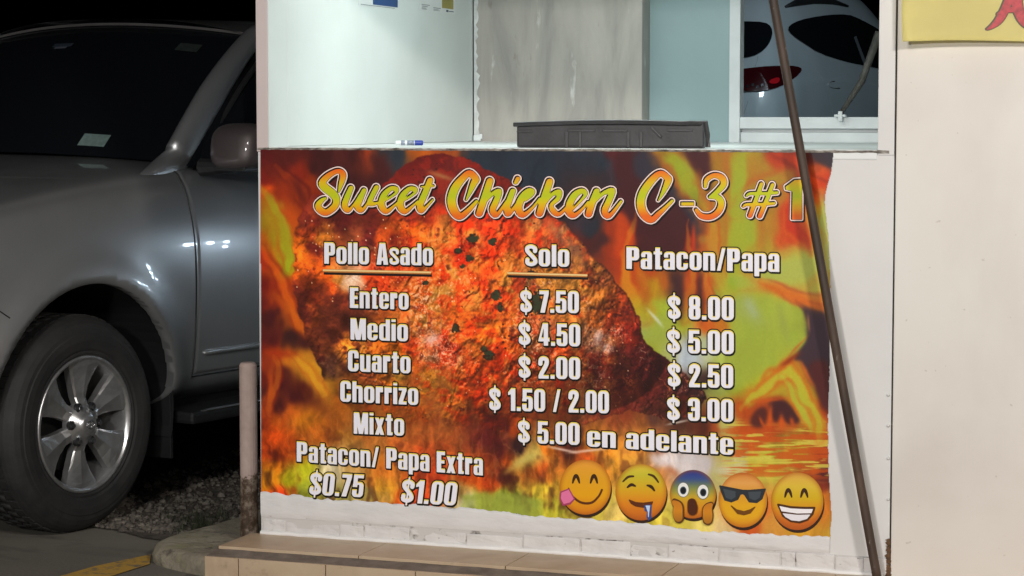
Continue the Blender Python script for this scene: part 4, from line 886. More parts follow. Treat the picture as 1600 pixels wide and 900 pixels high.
# rivets and rust at the foot of the right post
bm = bmesh.new()
bm.free()
for y in (617, 665, 716, 780):
    bm = bmesh.new(); p = onY(1388, y, -.003); r = bmesh.ops.create_icosphere(bm, subdivisions=2, radius=.0045); bmesh.ops.translate(bm, verts=r['verts'], vec=p); kp(bobj('rivet', bm, M_white))
bm = bmesh.new(); rb2 = random.Random(8)
for i in range(36):
    z = ZS+.002+.11*rb2.random()**2; r = bmesh.ops.create_icosphere(bm, subdivisions=1, radius=rb2.uniform(.002, .006))
    for v in r['verts']: v.co = Vector((v.co.x*.8, v.co.y*.5, v.co.z*1.5))+Vector((XE-.004+rb2.uniform(-.006, .010), -.004, z))
kp(bobj('rust_scabs', bm, simple('rust_scab', (.13, .07, .035), .95, var=.6, scale=40)))
yp = -.055
P0 = onY(1409, 0, yp).x; zbm = onY(1500, 65, yp).z
def post_pt(u, v):        # u along, v up from the lower edge
    curl = .020*math.exp(-v/.02)*(.4+.6*math.sin(u*5+.6)**2)+.012*math.exp(-u/.03)
    return Vector((P0+u+.006*math.exp(-v/.05)*math.exp(-u/.05), yp-curl*.5+.008*math.sin(u*4)*math.sin(v*6)+.03*(1-math.exp(-u/.25)), zbm+v+.004*math.sin(u*9+.4)*math.exp(-v/.08)))
bm = bmesh.new(); nu, nv = 60, 40; vv = [[bm.verts.new(post_pt(1.25*i/nu, .62*(j/nv)**1.4)) for j in range(nv+1)] for i in range(nu+1)]
for i in range(nu):
    for j in range(nv): bm.faces.new((vv[i][j], vv[i+1][j], vv[i+1][j+1], vv[i][j+1]))
bmesh.ops.solidify(bm, geom=bm.faces[:], thickness=.0012)
M_poster = simple('yellow_poster_card', (.92, .84, .38), .55, var=.05, scale=5, bump=.1)
ps = empty('hand_painted_poster', (P0, yp, zbm), 0, 'yellow hand-painted poster hung on the cream wall with a red letter A', 'poster')
rel(bobj('card', bm, M_poster, smooth=True), ps)
def poster_mark(name, sd, mat, off, box_, ss=.35):
    x0, y0, x1, y1 = box_; X, Y = np.meshgrid(np.arange(x0, x1, ss), np.arange(y0, y1, ss)); P, T = fill(contour(-sd(X, Y), 0)); P = P*ss+np.array([x0, y0])
    V = []
    for x, y in P:
        p = onY(x, y, yp+.03); q = post_pt(p.x-P0, max(0, p.z-zbm)); V.append((q.x, q.y-off, p.z))
    F = []
    for t in T:
        a, e, f = V[t[0]], V[t[1]], V[t[2]]
        F.append(t if (e[0]-a[0])*(f[2]-a[2])-(e[2]-a[2])*(f[0]-a[0]) > 0 else (t[0], t[2], t[1]))
    return rel(mobj(name, V, F, mat), ps)
Aleft = [(1592, -60, 6), (1583, -22, 7), (1574, 8, 7), (1563, 30, 6.5), (1552, 41, 4), (1544, 46, 2)]
Aright = [(1590, -60, 8), (1588, -20, 9.5), (1590, 8, 9), (1597, 30, 7), (1606, 42, 4), (1614, 45, 2)]
Abar = [(1562, 23, 4), (1574, 15, 5.5), (1592, 16, 4)]
sdA = lambda X, Y: np.minimum(np.minimum(chain(X, Y, smooth_chain(Aleft)), chain(X, Y, smooth_chain(Aright))), chain(X, Y, Abar))
poster_mark('letter_outline', lambda X, Y: np.minimum(sdA(X, Y)-.5, sdA(X+1.5, Y+.4)-.6), simple('dark_olive_paint', (.07, .055, .025), .5), .0022, (1530, -75, 1630, 60))
poster_mark('letter', lambda X, Y: sdA(X, Y)+.8, simple('red_poster_paint', (.46, .035, .045), .5, var=.35, scale=60), .0032, (1530, -75, 1630, 60))
# ================= leaning pole =================
f0 = onY(1370, 900, -.062); t0 = onY(1208, 0, -.085); f0 = f0+(t0-f0)*((ZS-f0.z)/(t0.z-f0.z))
dv = (t0-f0); k = (ZT+.02-f0.z)/dv.z; tp = f0+dv*k
print('pole', f0, tp)
M_pole = Mat('rusty_iron_pole', (.05, .035, .028), .6)
M_pole.base(M_pole.ramp(M_pole.noise(9, 7, .65, (1, 1, .3)), [(.3, (.026, .017, .012)), (.55, (.066, .040, .028)), (.75, (.13, .078, .052))])); M_pole.mix(M_pole.ramp(M_pole.noise(45, 6, .7, (1, 1, .4)), [(.66, 0), (.72, .7)]), (.30, .25, .21)); M_pole.bump(M_pole.noise(70, 5), .4, .002)
bm = bmesh.new(); tube(bm, [f0, f0+dv*.02]+[f0+dv*k*i/14 for i in range(1, 15)], .0135, 14); pole = bobj('leaning_pole', bm, M_pole.m, smooth=True)
tag(pole, 'rusty iron pole leaning in front of the menu wall', 'pole')
# ================= cars =================
def crom(P, u):
    """smooth curve through the rows of P (first axis) at parameters u"""
    n = P.shape[0]; i = np.clip(np.floor(u).astype(int), 0, n-2); t = (u-i)[(...,)+(None,)*(P.ndim-1)]
    p0 = P[np.clip(i-1, 0, n-1)]; p1 = P[i]; p2 = P[i+1]; p3 = P[np.clip(i+2, 0, n-1)]
    return .5*(2*p1+(p2-p0)*t+(2*p0-5*p1+4*p2-p3)*t*t+(3*p1-p0-3*p2+p3)*t**3)
def surf(st, X, T):
    """station table {x: rows of (y, z)} -> points at the given x and row parameters"""
    xs = np.array(sorted(st)); P = np.array([st[x] for x in xs], float)
    u = np.interp(X, xs, np.arange(len(xs)))
    out = np.zeros(X.shape+(3,))
    for idx in np.ndindex(X.shape):
        pass
    A = crom(P, u.ravel())                                  # (N, rows, 2)
    t = T.ravel(); n = A.shape[1]; i = np.clip(np.floor(t).astype(int), 0, n-2); f = (t-i)[:, None]; k = np.arange(len(t))
    p0 = A[k, np.clip(i-1, 0, n-1)]; p1 = A[k, i]; p2 = A[k, i+1]; p3 = A[k, np.clip(i+2, 0, n-1)]
    Q = .5*(2*p1+(p2-p0)*f+(2*p0-5*p1+4*p2-p3)*f*f+(3*p1-p0-3*p2+p3)*f**3)
    return np.stack([X.ravel(), Q[:, 0], Q[:, 1]], 1).reshape(X.shape+(3,))
def paint(name, col, rough=.32, metal=.55, coat=1.0):
    q = Mat(name, col, rough, metal, coat=coat); q.b.inputs['Coat Roughness'].default_value = .04
    d = q.noise(3.5, 6); q.base(q.ramp(d, [(.3, tuple(c*.92 for c in col)), (.7, col)]))
    q.roughmap(q.noise(6, 7, .65), rough-.05, rough+.12); return q.m
M_glass = Mat('dark_car_glass', (.006, .007, .009), .06, spec=.45); M_glass.roughmap(M_glass.noise(5, 4), .04, .12); M_glass = M_glass.m
M_rub = simple('black_trim', (.014, .014, .015), .55, var=.2)
M_tyre = Mat('tyre_rubber', (.020, .020, .021), .72); M_tyre.base(M_tyre.ramp(M_tyre.noise(9, 7, .65), [(.35, (.011, .011, .012)), (.7, (.026, .025, .024))])); M_tyre.bump(M_tyre.noise(60, 4), .15, .002); M_tyre = M_tyre.m
M_chrome = simple('bright_trim', (.65, .66, .68), .15, 1.0, var=.05)
M_silver = paint('silver_paint', (.50, .51, .52), .36, .78)
M_mirror = paint('darkened_mirror_shell', (.11, .09, .09), .45, .4, .5)  # silver shell coloured darker to stand in for its dim reflection
# ---- silver off-road wagon ----
hub = onZ(136, 832, 0); rec = Vector((.196, .98, 0)).normalized(); fw = -rec; lf = Vector((-fw.y, fw.x, 0))
loc = Vector((hub.x, hub.y, 0))-lf*.93
print('car at', loc, 'fw', fw, 'left', lf)
suv = empty('parked_car', loc, math.atan2(fw.y, fw.x), 'silver four-wheel-drive wagon parked left of the stall', 'car')
def sp_(o): o.parent = suv; return o
yb = [.80, .895, .93, .945, .942, .915, .875, .80, .5, 0.]; zb = [.40, .46, .60, .80, 1.0, 1.14, 1.235, 1.285, 1.32, 1.335]
zf = {.95: [.42, .46, .55, .66, .76, .82, .86, .89, .92, .93], .82: [.40, .45, .58, .74, .88, .96, 1.0, 1.03, 1.05, 1.06], .55: [.40, .46, .60, .79, .96, 1.06, 1.115, 1.145, 1.175, 1.185],
      .25: [.40, .46, .60, .80, .99, 1.10, 1.165, 1.20, 1.235, 1.245], -.05: [.40, .46, .60, .80, 1.0, 1.125, 1.20, 1.24, 1.275, 1.285], -.35: [.40, .46, .60, .80, 1.0, 1.14, 1.225, 1.27, 1.305, 1.315]}
ys_ = {.95: .80, .82: .93, .55: .985}
ST = {}
for x, z in zf.items(): ST[x] = [(y*ys_.get(x, 1), zz) for y, zz in zip(yb, z)]
for x in (-.62, -1.2, -2.0, -2.8, -3.4): ST[x] = list(zip(yb, zb))
ST[-3.7] = [(y*.97, z) for y, z in zip(yb, zb)]; ST[-3.85] = [(y*.88, z*.98+.01) for y, z in zip(yb, zb)]
ARC = (0.0, .405, .485)
def suv_pt(X, T):
    Q = surf(ST, X, T)
    r = np.hypot(Q[..., 0]-ARC[0], Q[..., 2]-ARC[1])           # flared lips round the wheel openings
    r2 = np.hypot(Q[..., 0]+2.79, Q[..., 2]-ARC[1]); r = np.minimum(r, r2)
    side = np.clip((Q[..., 1]-.6)/.25, 0, 1)
    Q[..., 1] += side*(.030*np.exp(-((r-.50)/.085)**2))
    return Q
xs = np.concatenate([np.arange(-3.85, .95, .022), [.95]]); ts = np.linspace(0, 9, 92)
XX, TT = np.meshgrid(xs, ts, indexing='ij'); Q = suv_pt(XX, TT)
def body_mesh(sgn):
    V = Q.copy(); V[..., 1] *= sgn
    keep = np.ones(XX.shape, bool)
    for cx in (0.0, -2.79):
        dx = V[..., 0]-cx; dz = V[..., 2]-ARC[1]; r = np.hypot(dx, dz); sd = (np.abs(V[..., 1]) > .55)
        m = sd & (np.abs(r-ARC[2]) < .019); f = np.where(m, ARC[2]/np.maximum(r, 1e-6), 1)
        V[..., 0] = cx+dx*f; V[..., 2] = np.where(m, ARC[1]+dz*f, V[..., 2])
        keep &= ~(sd & (r < ARC[2]-.004) & ~m)
    n, k = XX.shape; F = []
    for i in range(n-1):
        for j in range(k-1):
            if keep[i, j] and keep[i+1, j] and keep[i, j+1] and keep[i+1, j+1]:
                q = (i*k+j, (i+1)*k+j, (i+1)*k+j+1, i*k+j+1); F.append(q if sgn < 0 else q[::-1])
    return V.reshape(-1, 3), F
Vl, Fl = body_mesh(1); Vr, Fr = body_mesh(-1)
V = np.concatenate([Vl, Vr]); F = Fl+[tuple(i+len(Vl) for i in f) for f in Fr]
bm = bmesh.new(); vs = [bm.verts.new(v) for v in V]
for f in F: bm.faces.new([vs[i] for i in f])
bmesh.ops.remove_doubles(bm, verts=bm.verts[:], dist=.0008)
bmesh.ops.delete(bm, geom=[v for v in bm.verts if not v.link_faces], context='VERTS')
be = [e for e in bm.edges if e.is_boundary]
r = bmesh.ops.extrude_edge_only(bm, edges=be)                      # turned-in lip: metal has thickness
for v in [q for q in r['geom'] if isinstance(q, bmesh.types.BMVert)]: v.co.y *= .965
sp_(bobj('body', bm, M_silver, smooth=True, keep=False))
def skin_patch(name, x0, x1, t0, t1, off, mat, rnd=.0, nu=60, nv=50, lip=.008, parent=None, fn=None):
    """a panel lying on the body's own skin, its rim turned in"""
    a = np.linspace(0, 1, nu); b = np.linspace(0, 1, nv); A, B = np.meshgrid(a, b, indexing='ij')
    Xq = x0+(x1-x0)*A; Tq = t0+(t1-t0)*B
    if fn: Xq, Tq = fn(Xq, Tq, A, B)
    P = suv_pt(Xq, Tq); du = np.gradient(P, axis=0); dv_ = np.gradient(P, axis=1); N = np.cross(dv_, du); N /= np.linalg.norm(N, axis=2, keepdims=True)+1e-9
    N *= np.sign(N[..., 1:2]+1e-9)
    e = np.minimum(np.minimum(A*abs(x1-x0), (1-A)*abs(x1-x0)), np.minimum(B, 1-B)*(t1-t0)*.13)
    P = P+N*(off-(lip+off)*(1-np.clip(e/.006, 0, 1))**2)[..., None]
    o = mobj(name, P.reshape(-1, 3), grid_faces(nu, nv), mat, smooth=True)
    if o.data.polygons[nu*nv//2].normal.y < 0: o.data.flip_normals()
    o.parent = parent or suv; return o
door = skin_patch('door', -.612, -1.72, 1.35, 6.75, .0035, M_silver, nu=90, nv=90)
skin_patch('door', -1.735, -2.50, 1.35, 6.75, .0035, M_silver)
gapm = M_rub
bm = bmesh.new()
for xg in (-.606, -1.728):
    P = suv_pt(np.full(60, xg), np.linspace(1.25, 6.9, 60)); tube(bm, [p+np.array([0, .0005, 0]) for p in P], .0032, 6)
P = suv_pt(np.linspace(-.606, -1.72, 40), np.full(40, 1.32)); tube(bm, P, .0035, 6)
sp_(bobj('door_seal', bm, gapm))
# fender to bumper joint ahead of the wheel
bm = bmesh.new(); P = suv_pt(np.linspace(.40, .78, 24), np.linspace(3.0, 4.5, 24)); tube(bm, P, .0025, 6); sp_(bobj('bumper_joint', bm, gapm))
# moulding on the door, waist trim, door mirror, side step
bm = bmesh.new(); P = suv_pt(np.linspace(-.66, -1.7, 40), np.full(40, 1.9)); tube(bm, [p+np.array([0, .006, 0]) for p in P], [.006]+[.012]*38+[.006], 8); o = sp_(bobj('door_moulding', bm, M_silver, smooth=True))
bm = bmesh.new(); P = suv_pt(np.linspace(-.63, -2.9, 60), np.full(60, 6.95)); tube(bm, [p+np.array([0, .004, .018]) for p in P], .012, 8); sp_(bobj('waist_trim', bm, M_rub, smooth=True))
bm = bmesh.new(); bx(bm, -2.25, -.54, .78, .98, .325, .372, .014); sp_(bobj('side_step', bm, M_rub))
bm = bmesh.new(); tube(bm, [(-2.22, .975, .372), (-.62, .975, .372), (-.56, .955, .355)], .006, 8); sp_(bobj('step_trim', bm, M_chrome))
# sill under the door, floor, dark wheel houses
bm = bmesh.new(); bx(bm, -2.30, -.46, -.80, .80, .36, .47, .01); bx(bm, -3.7, .75, -.62, .62, .34, .60, .01); sp_(bobj('underbody', bm, M_rub))
for cx, nm in ((0, 'wheel_housing'), (-2.79, 'wheel_housing')):
    for sg in (1, -1):
        bm = bmesh.new(); n = 40; an = np.linspace(-.25, math.pi+.25, n)
        rr_ = [[bm.verts.new((cx+math.cos(a)*.492, sg*y, ARC[1]+math.sin(a)*.492)) for y in (.925, .60, .50)] for a in an]
        c0 = bm.verts.new((cx, sg*.50, ARC[1]))
        for i in range(n-1):
            for j in range(2): bm.faces.new((rr_[i][j], rr_[i+1][j], rr_[i+1][j+1], rr_[i][j+1]))
            bm.faces.new((rr_[i][2], rr_[i+1][2], c0))
        if cx == 0:        # mud flap
            bx(bm, -.50, -.485, *sorted((sg*.66, sg*.915)), .20, .50, .003)
        sp_(bobj(nm, bm, M_rub))
# greenhouse: windscreen, roof, pillars, side glass
def wsb(y): return np.stack([-.66+.17*(1-(y/.77)**2), y, 1.305+.035*(1-(y/.77)**2)], -1)
def wst(y): return np.stack([-1.25+.10*(1-(y/.77)**2), y*.96, 1.80+.055*(1-(y/.77)**2)], -1)
yy = np.linspace(-.77, .77, 41); uu = np.linspace(0, 1, 26)
B_, T_ = wsb(yy), wst(yy)
P = np.array([B_*(1-u)+T_*u+np.array([.035, 0, .03])*4*u*(1-u)*.5 for u in uu])
o = mobj('windshield', P.reshape(-1, 3), [f[::-1] for f in grid_faces(26, 41)], M_glass, smooth=True); sp_(o); ws_o = o
rx = np.linspace(-1.23, -3.55, 30); ry = np.linspace(-1, 1, 31)
P = np.array([[(x+.10*(1-y*y)*math.exp((x+1.23)*4), y*.755, 1.80+.02*math.sin((x+1.4)/-2.15*3.14)+.085*(1-abs(y)**2.6)-.03*max(0, (-x-3.0)/.55)**2) for y in ry] for x in rx])
o = mobj('roof', P.reshape(-1, 3), grid_faces(30, 31), M_silver, smooth=True); sp_(o)
if o.data.polygons[400].normal.z < 0: o.data.flip_normals()
bm = bmesh.new(); tube(bm, [p+np.array([.004, 0, .004]) for p in wst(np.linspace(-.76, .76, 30))], .006, 6); sp_(bobj('screen_seal', bm, simple('screen_seal', (.10, .095, .095), .4)))
for sg in (1, -1):
    a = np.linspace(0, 1, 26)
    def rail(x): return np.array([x, sg*.762, 1.80+.02*math.sin((x+1.4)/-2.15*3.14)])
    base = [np.array([-.66+(-1.23+.66)*u, sg*(.80+(.748-.80)*u+.012*math.sin(u*3.14)), 1.30+(1.80-1.30)*u+.045*math.sin(u*3.14)]) for u in a]
    # A pillar carried on into the roof rail, oval in section
    cl = [np.array([-.42, sg*.835, 1.245]), np.array([-.54, sg*.825, 1.275])]+base+[rail(x) for x in np.linspace(-1.38, -3.5, 16)]
    bm = bmesh.new(); rings = []
    for i, c in enumerate(cl):
        t = Vector(cl[min(i+1, len(cl)-1)]-cl[max(i-1, 0)]).normalized(); s_ = Vector((0, sg, 0)); s_ = (s_-t*s_.dot(t)).normalized(); n_ = t.cross(s_)
        w = .066 if i < 12 else .066-.024*min(1, (i-12)/14); w2 = .042
        if i < 3: w *= (.3, .7, .95)[i]; w2 *= (.3, .7, .95)[i]
        rings.append([bm.verts.new(Vector(c)+s_*(w2*math.cos(q))+n_*(w*math.sin(q))) for q in np.linspace(0, 2*math.pi, 17)[:-1]])
    for i in range(len(rings)-1):
        for k_ in range(16): bm.faces.new((rings[i][k_], rings[i][(k_+1) % 16], rings[i+1][(k_+1) % 16], rings[i+1][k_]))
    sp_(bobj('pillar', bm, M_silver, smooth=True))
    # side glass from the waist to the rail
    P = []
    for x in np.linspace(-.69, -3.45, 60):
        u = min(1, max(0, (-x-.66)/.57)); top = base[int(u*25)]-np.array([0, 0, .03]) if u < 1 else rail(x)-np.array([0, 0, .02])
        top = np.array([x, top[1]*1.02, top[2]]); bot = np.array([x, sg*.865, 1.275])
        P.append([bot*(1-v)+top*v+np.array([0, sg*.02*math.sin(v*3.14), 0]) for v in np.linspace(0, 1, 8)])
    sp_(mobj('side_window', np.array(P).reshape(-1, 3), grid_faces(60, 8), M_glass, smooth=True))
    bm = bmesh.new(); tube(bm, [b+np.array([-.075, sg*.032, -.035]) for b in base[3:]], .011, 8)
    sp_(bobj('window_seal', bm, M_rub))
    # door mirror: shell on a dark foot
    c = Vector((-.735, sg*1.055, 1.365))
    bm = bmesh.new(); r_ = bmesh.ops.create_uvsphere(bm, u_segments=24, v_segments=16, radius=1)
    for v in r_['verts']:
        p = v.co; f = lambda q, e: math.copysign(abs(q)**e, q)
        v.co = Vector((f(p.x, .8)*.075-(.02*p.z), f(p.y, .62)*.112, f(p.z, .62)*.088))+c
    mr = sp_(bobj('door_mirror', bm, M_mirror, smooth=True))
    bm = bmesh.new(); tube(bm, [(c.x+.005, sg*.88, 1.285), (c.x+.005, sg*.97, 1.287), (c.x, c.y-sg*.02, 1.295)], [.035, .028, .03], 10); bx(bm, c.x-.07, c.x+.055, *sorted((c.y-sg*.085, c.y+sg*.07)), 1.272, 1.296, .01)
    fo = bobj('mirror_foot', bm, M_rub); fo.parent = mr
    bm = bmesh.new(); bx(bm, c.x-.080, c.x-.076, *sorted((c.y-sg*.095, c.y+sg*.095)), c.z-.07, c.z+.07, .0015); gl = bobj('mirror_glass', bm, M_chrome); gl.parent = mr
# rear wall of the cabin
P = np.array([[(-3.55-.18*(1-v)-.02*(1-abs(u)), u*(.755+.105*(1-v)), 1.27+(1.84-1.27)*v) for u in np.linspace(-1, 1, 11)] for v in np.linspace(0, 1, 8)])
sp_(mobj('rear_window', P.reshape(-1, 3), grid_faces(8, 11), M_glass, smooth=True))
P = np.array([[(-3.85, u*.78, .42+v*.87) for u in np.linspace(-1, 1, 5)] for v in np.linspace(0, 1, 5)]); sp_(mobj('tailgate', P.reshape(-1, 3), grid_faces(5, 5), M_silver))
P = np.array([[(.95+.03*(1-u*u), u*.74, .42+v*.51) for u in np.linspace(-1, 1, 9)] for v in np.linspace(0, 1, 5)]); sp_(mobj('front_bumper', P.reshape(-1, 3), grid_faces(5, 9), M_silver, smooth=True))
skin_patch('headlight', .60, .90, 4.6, 6.4, .004, M_chrome, nu=20, nv=14)
# permit stickers behind the windscreen glass
def ws_pt(u, y, off=.003):
    b = wsb(np.array(y)); t = wst(np.array(y)); return b*(1-u)+t*u+np.array([.035, 0, .03])*4*u*(1-u)*.5+np.array([off, 0, off])
M_stk = simple('faded_green_sticker', (.13, .19, .18), .5, var=.2, scale=60)
def sticker(y0, y1, u0, u1, mat):
    P = np.array([[ws_pt(u0+(u1-u0)*i/4, y0+(y1-y0)*j/4) for j in range(5)] for i in range(5)]); o = mobj('windshield_sticker', P.reshape(-1, 3), grid_faces(5, 5), mat, smooth=True); o.parent = suv
    if o.data.polygons[0].normal.x < 0: o.data.flip_normals()
sticker(.40, .51, .06, .14, M_stk)
M_stk2 = simple('dim_green_sticker', (.018, .026, .022), .6, var=.4, scale=40); M_stk3 = simple('dim_blue_sticker', (.022, .032, .048), .6, var=.5, scale=30)
sticker(.50, .60, .80, .865, M_stk2); sticker(-.13, -.02, .80, .83, M_stk3); sticker(-.11, -.04, .785, .80, simple('dim_pale_sticker', (.07, .08, .10), .6))
# ---- wheels ----
M_alloy = Mat('alloy_rim', (.42, .42, .43), .28, .85); M_alloy.roughmap(M_alloy.noise(8, 6), .22, .42); M_alloy.base(M_alloy.ramp(M_alloy.noise(14, 6, .6), [(.35, (.42, .42, .42)), (.6, (.58, .58, .59))])); M_alloy = M_alloy.m
def lathe(bm, prof, n=72, mi=0):
    rings = [[bm.verts.new((r*math.cos(2*math.pi*k/n), y, r*math.sin(2*math.pi*k/n))) for k in range(n)] for r, y in prof]
    for i in range(len(rings)-1):
        for k in range(n): bm.faces.new((rings[i][k], rings[i][(k+1) % n], rings[i+1][(k+1) % n], rings[i+1][k])).material_index = mi
def make_wheel():
    w = bpy.data.objects.new('wheel', None); link(w, suv)
    Rt = .388
    bm = bmesh.new(); lathe(bm, [(.238, -.02), (.246, .0), (.254, .005), (.262, .004), (.270, .009), (.300, .014), (.322, .013), (.326, .010), (.340, .008), (.358, -.002), (.372, -.016), (.381, -.032), (Rt-.002, -.048), (Rt-.006, -.22), (.375, -.245), (.33, -.27), (.25, -.262), (.238, -.24)], 96)
    n = 54                                                           # tread blocks in four rows
    for k in range(n):
        a = 2*math.pi*k/n
        for y0, y1, sh in ((-.046, -.080, 0), (-.088, -.128, .5), (-.136, -.176, 0), (-.184, -.222, .5)):
            a0 = a+sh*2*math.pi/n; M_ = Matrix.Rotation(-a0, 4, 'Y')
            r_ = bmesh.ops.create_cube(bm, size=1)
            for v in r_['verts']: v.co = M_ @ Vector((Rt-.007+(v.co.x+.5)*.008, y0+(v.co.y+.5)*(y1-y0), v.co.z*.034*(1 if v.co.x < 0 else .9)))
    t = bobj('tyre', bm, M_tyre, smooth=False); t.parent = w
    for p in t.data.polygons: p.use_smooth = len(p.vertices) == 4 and p.area > .0011
    bm = bmesh.new(); lathe(bm, [(.242, -.006), (.246, .002), (.240, .006), (.232, .003), (.224, -.012), (.218, -.05), (.212, -.20), (.240, -.23)], 96)
    rim = bobj('rim', bm, M_alloy, smooth=True); rim.parent = w
    bm = bmesh.new(); lathe(bm, [(.001, -.10), (.17, -.10), (.17, -.12), (.001, -.12)], 48); dsc = bobj('brake_disc', bm, simple('dark_steel', (.03, .03, .03), .5, .6)); dsc.parent = w
    sec = [(.045, .034, -.004, .004), (.068, .027, -.012, .006), (.095, .029, -.024, .009), (.135, .041, -.024, .011), (.175, .055, -.020, .011), (.210, .071, -.012, .008), (.231, .082, -.006, .003)]
    for k in range(6):
        a = math.pi/6+k*math.pi/3+.05; bm = bmesh.new(); M_ = Matrix.Rotation(-a, 4, 'Y'); rings = []
        for r0, hw, y, rg_ in sec:
            pr = [(-hw, y-.032), (-hw, y-.005), (-hw*.82, y), (-hw*.12, y+rg_*.7), (hw*.12, y+rg_), (hw*.82, y), (hw, y-.005), (hw, y-.032)]
            rings.append([bm.verts.new(M_ @ Vector((math.sqrt(max(r0*r0-z_*z_, 1e-4)) if r0 > .14 else r0, yy_, z_))) for z_, yy_ in pr])
        for i in range(len(rings)-1):
            for j in range(7): bm.faces.new((rings[i][j], rings[i+1][j], rings[i+1][j+1], rings[i][j+1]))
        bm.faces.new(rings[0]); bm.faces.new(rings[-1][::-1])
        bmesh.ops.bevel(bm, geom=[e for e in bm.edges if len(e.link_faces) == 2 and e.calc_face_angle(0) > .45], offset=.0022, segments=2, affect='EDGES')
        s_ = bobj('spoke', bm, M_alloy); s_.parent = w
    bm = bmesh.new(); lathe(bm, [(.001, .024), (.022, .0235), (.034, .021), (.041, .014), (.045, .004), (.070, -.004), (.078, -.016), (.076, -.04)], 48)
    hb = bobj('hub_cap', bm, M_alloy, smooth=True); hb.parent = w
    for i in range(3): pass
    bm = bmesh.new()                                                  # emblem: an oval ring with two small ovals inside
    for rx_, rz_ in ((.019, .014), (.006, .0125), (.0125, .0055)):
        pts = [(rx_*math.cos(q), .0245, rz_*math.sin(q)+(.004 if rx_ == .0125 else 0)) for q in np.linspace(0, 2*math.pi, 25)]; tube(bm, pts, .0014, 6, cap=False)
    em = bobj('emblem', bm, M_chrome, smooth=True); em.parent = w
    for k in range(6):
        a = k*math.pi/3+.05; Rx = Matrix.Rotation(R(90), 4, 'X')
        bm = bmesh.new(); bmesh.ops.create_cone(bm, cap_ends=True, segments=20, radius1=.0165, radius2=.0165, depth=.012, matrix=Matrix.Translation((math.cos(a)*.0695, -.006, math.sin(a)*.0695)) @ Rx)
        bobj('nut_recess', bm, M_rub, w)
        bm = bmesh.new(); bmesh.ops.create_cone(bm, cap_ends=True, segments=6, radius1=.0095, radius2=.0085, depth=.014, matrix=Matrix.Translation((math.cos(a)*.0695, .003, math.sin(a)*.0695)) @ Rx)
        bobj('wheel_nut', bm, M_chrome, w)
    return w
w0 = make_wheel(); w0.location = (0, .93, .388)
for x, sg in ((-2.79, 1), (0, -1), (-2.79, -1)):
    c = w0.copy(); COL.objects.link(c); c.location = (x, sg*.93, .388); c.rotation_euler = (0, .4, 0 if sg > 0 else math.pi)
    for ch in w0.children: d_ = ch.copy(); COL.objects.link(d_); d_.parent = c
# ---- white hatchback behind the stall, on a raised parking pad ----
M_wcar = paint('white_paint', (.50, .55, .58), .35, .0)
HS = {0.0: [(.66,.40),(.70,.60),(.72,.74),(.68,.84),(.60,.89),(.40,.91),(0,.915)], .07: [(.74,.30),(.80,.55),(.81,.78),(.76,.93),(.66,1.00),(.40,1.03),(0,1.04)],
      .26: [(.76,.27),(.835,.55),(.85,.84),(.80,.985),(.66,1.18),(.40,1.23),(0,1.24)], .48: [(.76,.26),(.84,.55),(.855,.86),(.81,1.00),(.62,1.36),(.40,1.42),(0,1.435)],
      .75: [(.76,.26),(.84,.55),(.86,.87),(.82,1.0),(.62,1.42),(.40,1.475),(0,1.49)], 1.3: [(.76,.26),(.845,.55),(.86,.86),(.83,.98),(.62,1.455),(.40,1.51),(0,1.525)],
      2.0: [(.76,.26),(.845,.55),(.86,.84),(.83,.95),(.61,1.43),(.40,1.49),(0,1.505)], 2.6: [(.76,.26),(.845,.55),(.86,.82),(.82,.92),(.64,1.16),(.40,1.21),(0,1.22)],
      3.1: [(.76,.26),(.845,.55),(.86,.78),(.80,.88),(.66,.95),(.40,.97),(0,.98)], 3.8: [(.72,.26),(.78,.5),(.78,.66),(.72,.76),(.60,.80),(.40,.82),(0,.83)], 4.0: [(.62,.30),(.66,.45),(.66,.55),(.60,.60),(.5,.62),(.3,.63),(0,.64)]}
tl = onY(1190, 120, 6.2)                                    # where its tail lamp stands
RAISE = tl.z-.93
pad = box('raised_pad', -6, 7, 3.9, 14, .0, RAISE, M_asph.m); pad['kind'] = 'structure'
hfw = Vector((math.cos(R(19.7+60)), math.sin(R(19.7+60)), 0)); hl = Vector((-hfw.y, hfw.x, 0))
hloc = Vector((tl.x, tl.y, RAISE))+hl*.72-hfw*.10
hat = empty('parked_car', hloc, math.atan2(hfw.y, hfw.x), 'white hatchback with a red tail lamp seen through the stall window', 'car')
HM = Matrix.Translation(hloc) @ Matrix.Rotation(math.atan2(hfw.y, hfw.x), 4, 'Z')
xs = np.linspace(0, 4.0, 130); ts = np.linspace(0, 6, 60); XX2, TT2 = np.meshgrid(xs, ts, indexing='ij'); H = surf(HS, XX2, TT2)
V = []; F = []
for sg in (1, -1):
    P = H.copy(); P[..., 1] *= sg; b = len(V); V += [tuple(p) for p in P.reshape(-1, 3)]; n, k = XX2.shape
    for i in range(n-1):
        for j in range(k-1):
            a = (b+i*k+j, b+(i+1)*k+j, b+(i+1)*k+j+1, b+i*k+j+1); F.append(a if sg < 0 else a[::-1])
b2 = XX2.size; kk_ = XX2.shape[1]; la = (XX2.shape[0]-1)*kk_
for j in range(kk_-1): F += [(j, j+1, b2+j+1, b2+j), (la+j, b2+la+j, b2+la+j+1, la+j+1)]
bm = bmesh.new(); vs = [bm.verts.new(v) for v in V]
for f in F: bm.faces.new([vs[i] for i in f])
bmesh.ops.remove_doubles(bm, verts=bm.verts[:], dist=.0006)
bmesh.ops.recalc_face_normals(bm, faces=bm.faces[:])
hb_tree = bm.copy(); hb_tree.transform(HM); BV = BVHTree.FromBMesh(hb_tree); hb_tree.free()
hbody = bobj('body', bm, M_wcar, hat, smooth=True)
HI = HM.inverted()
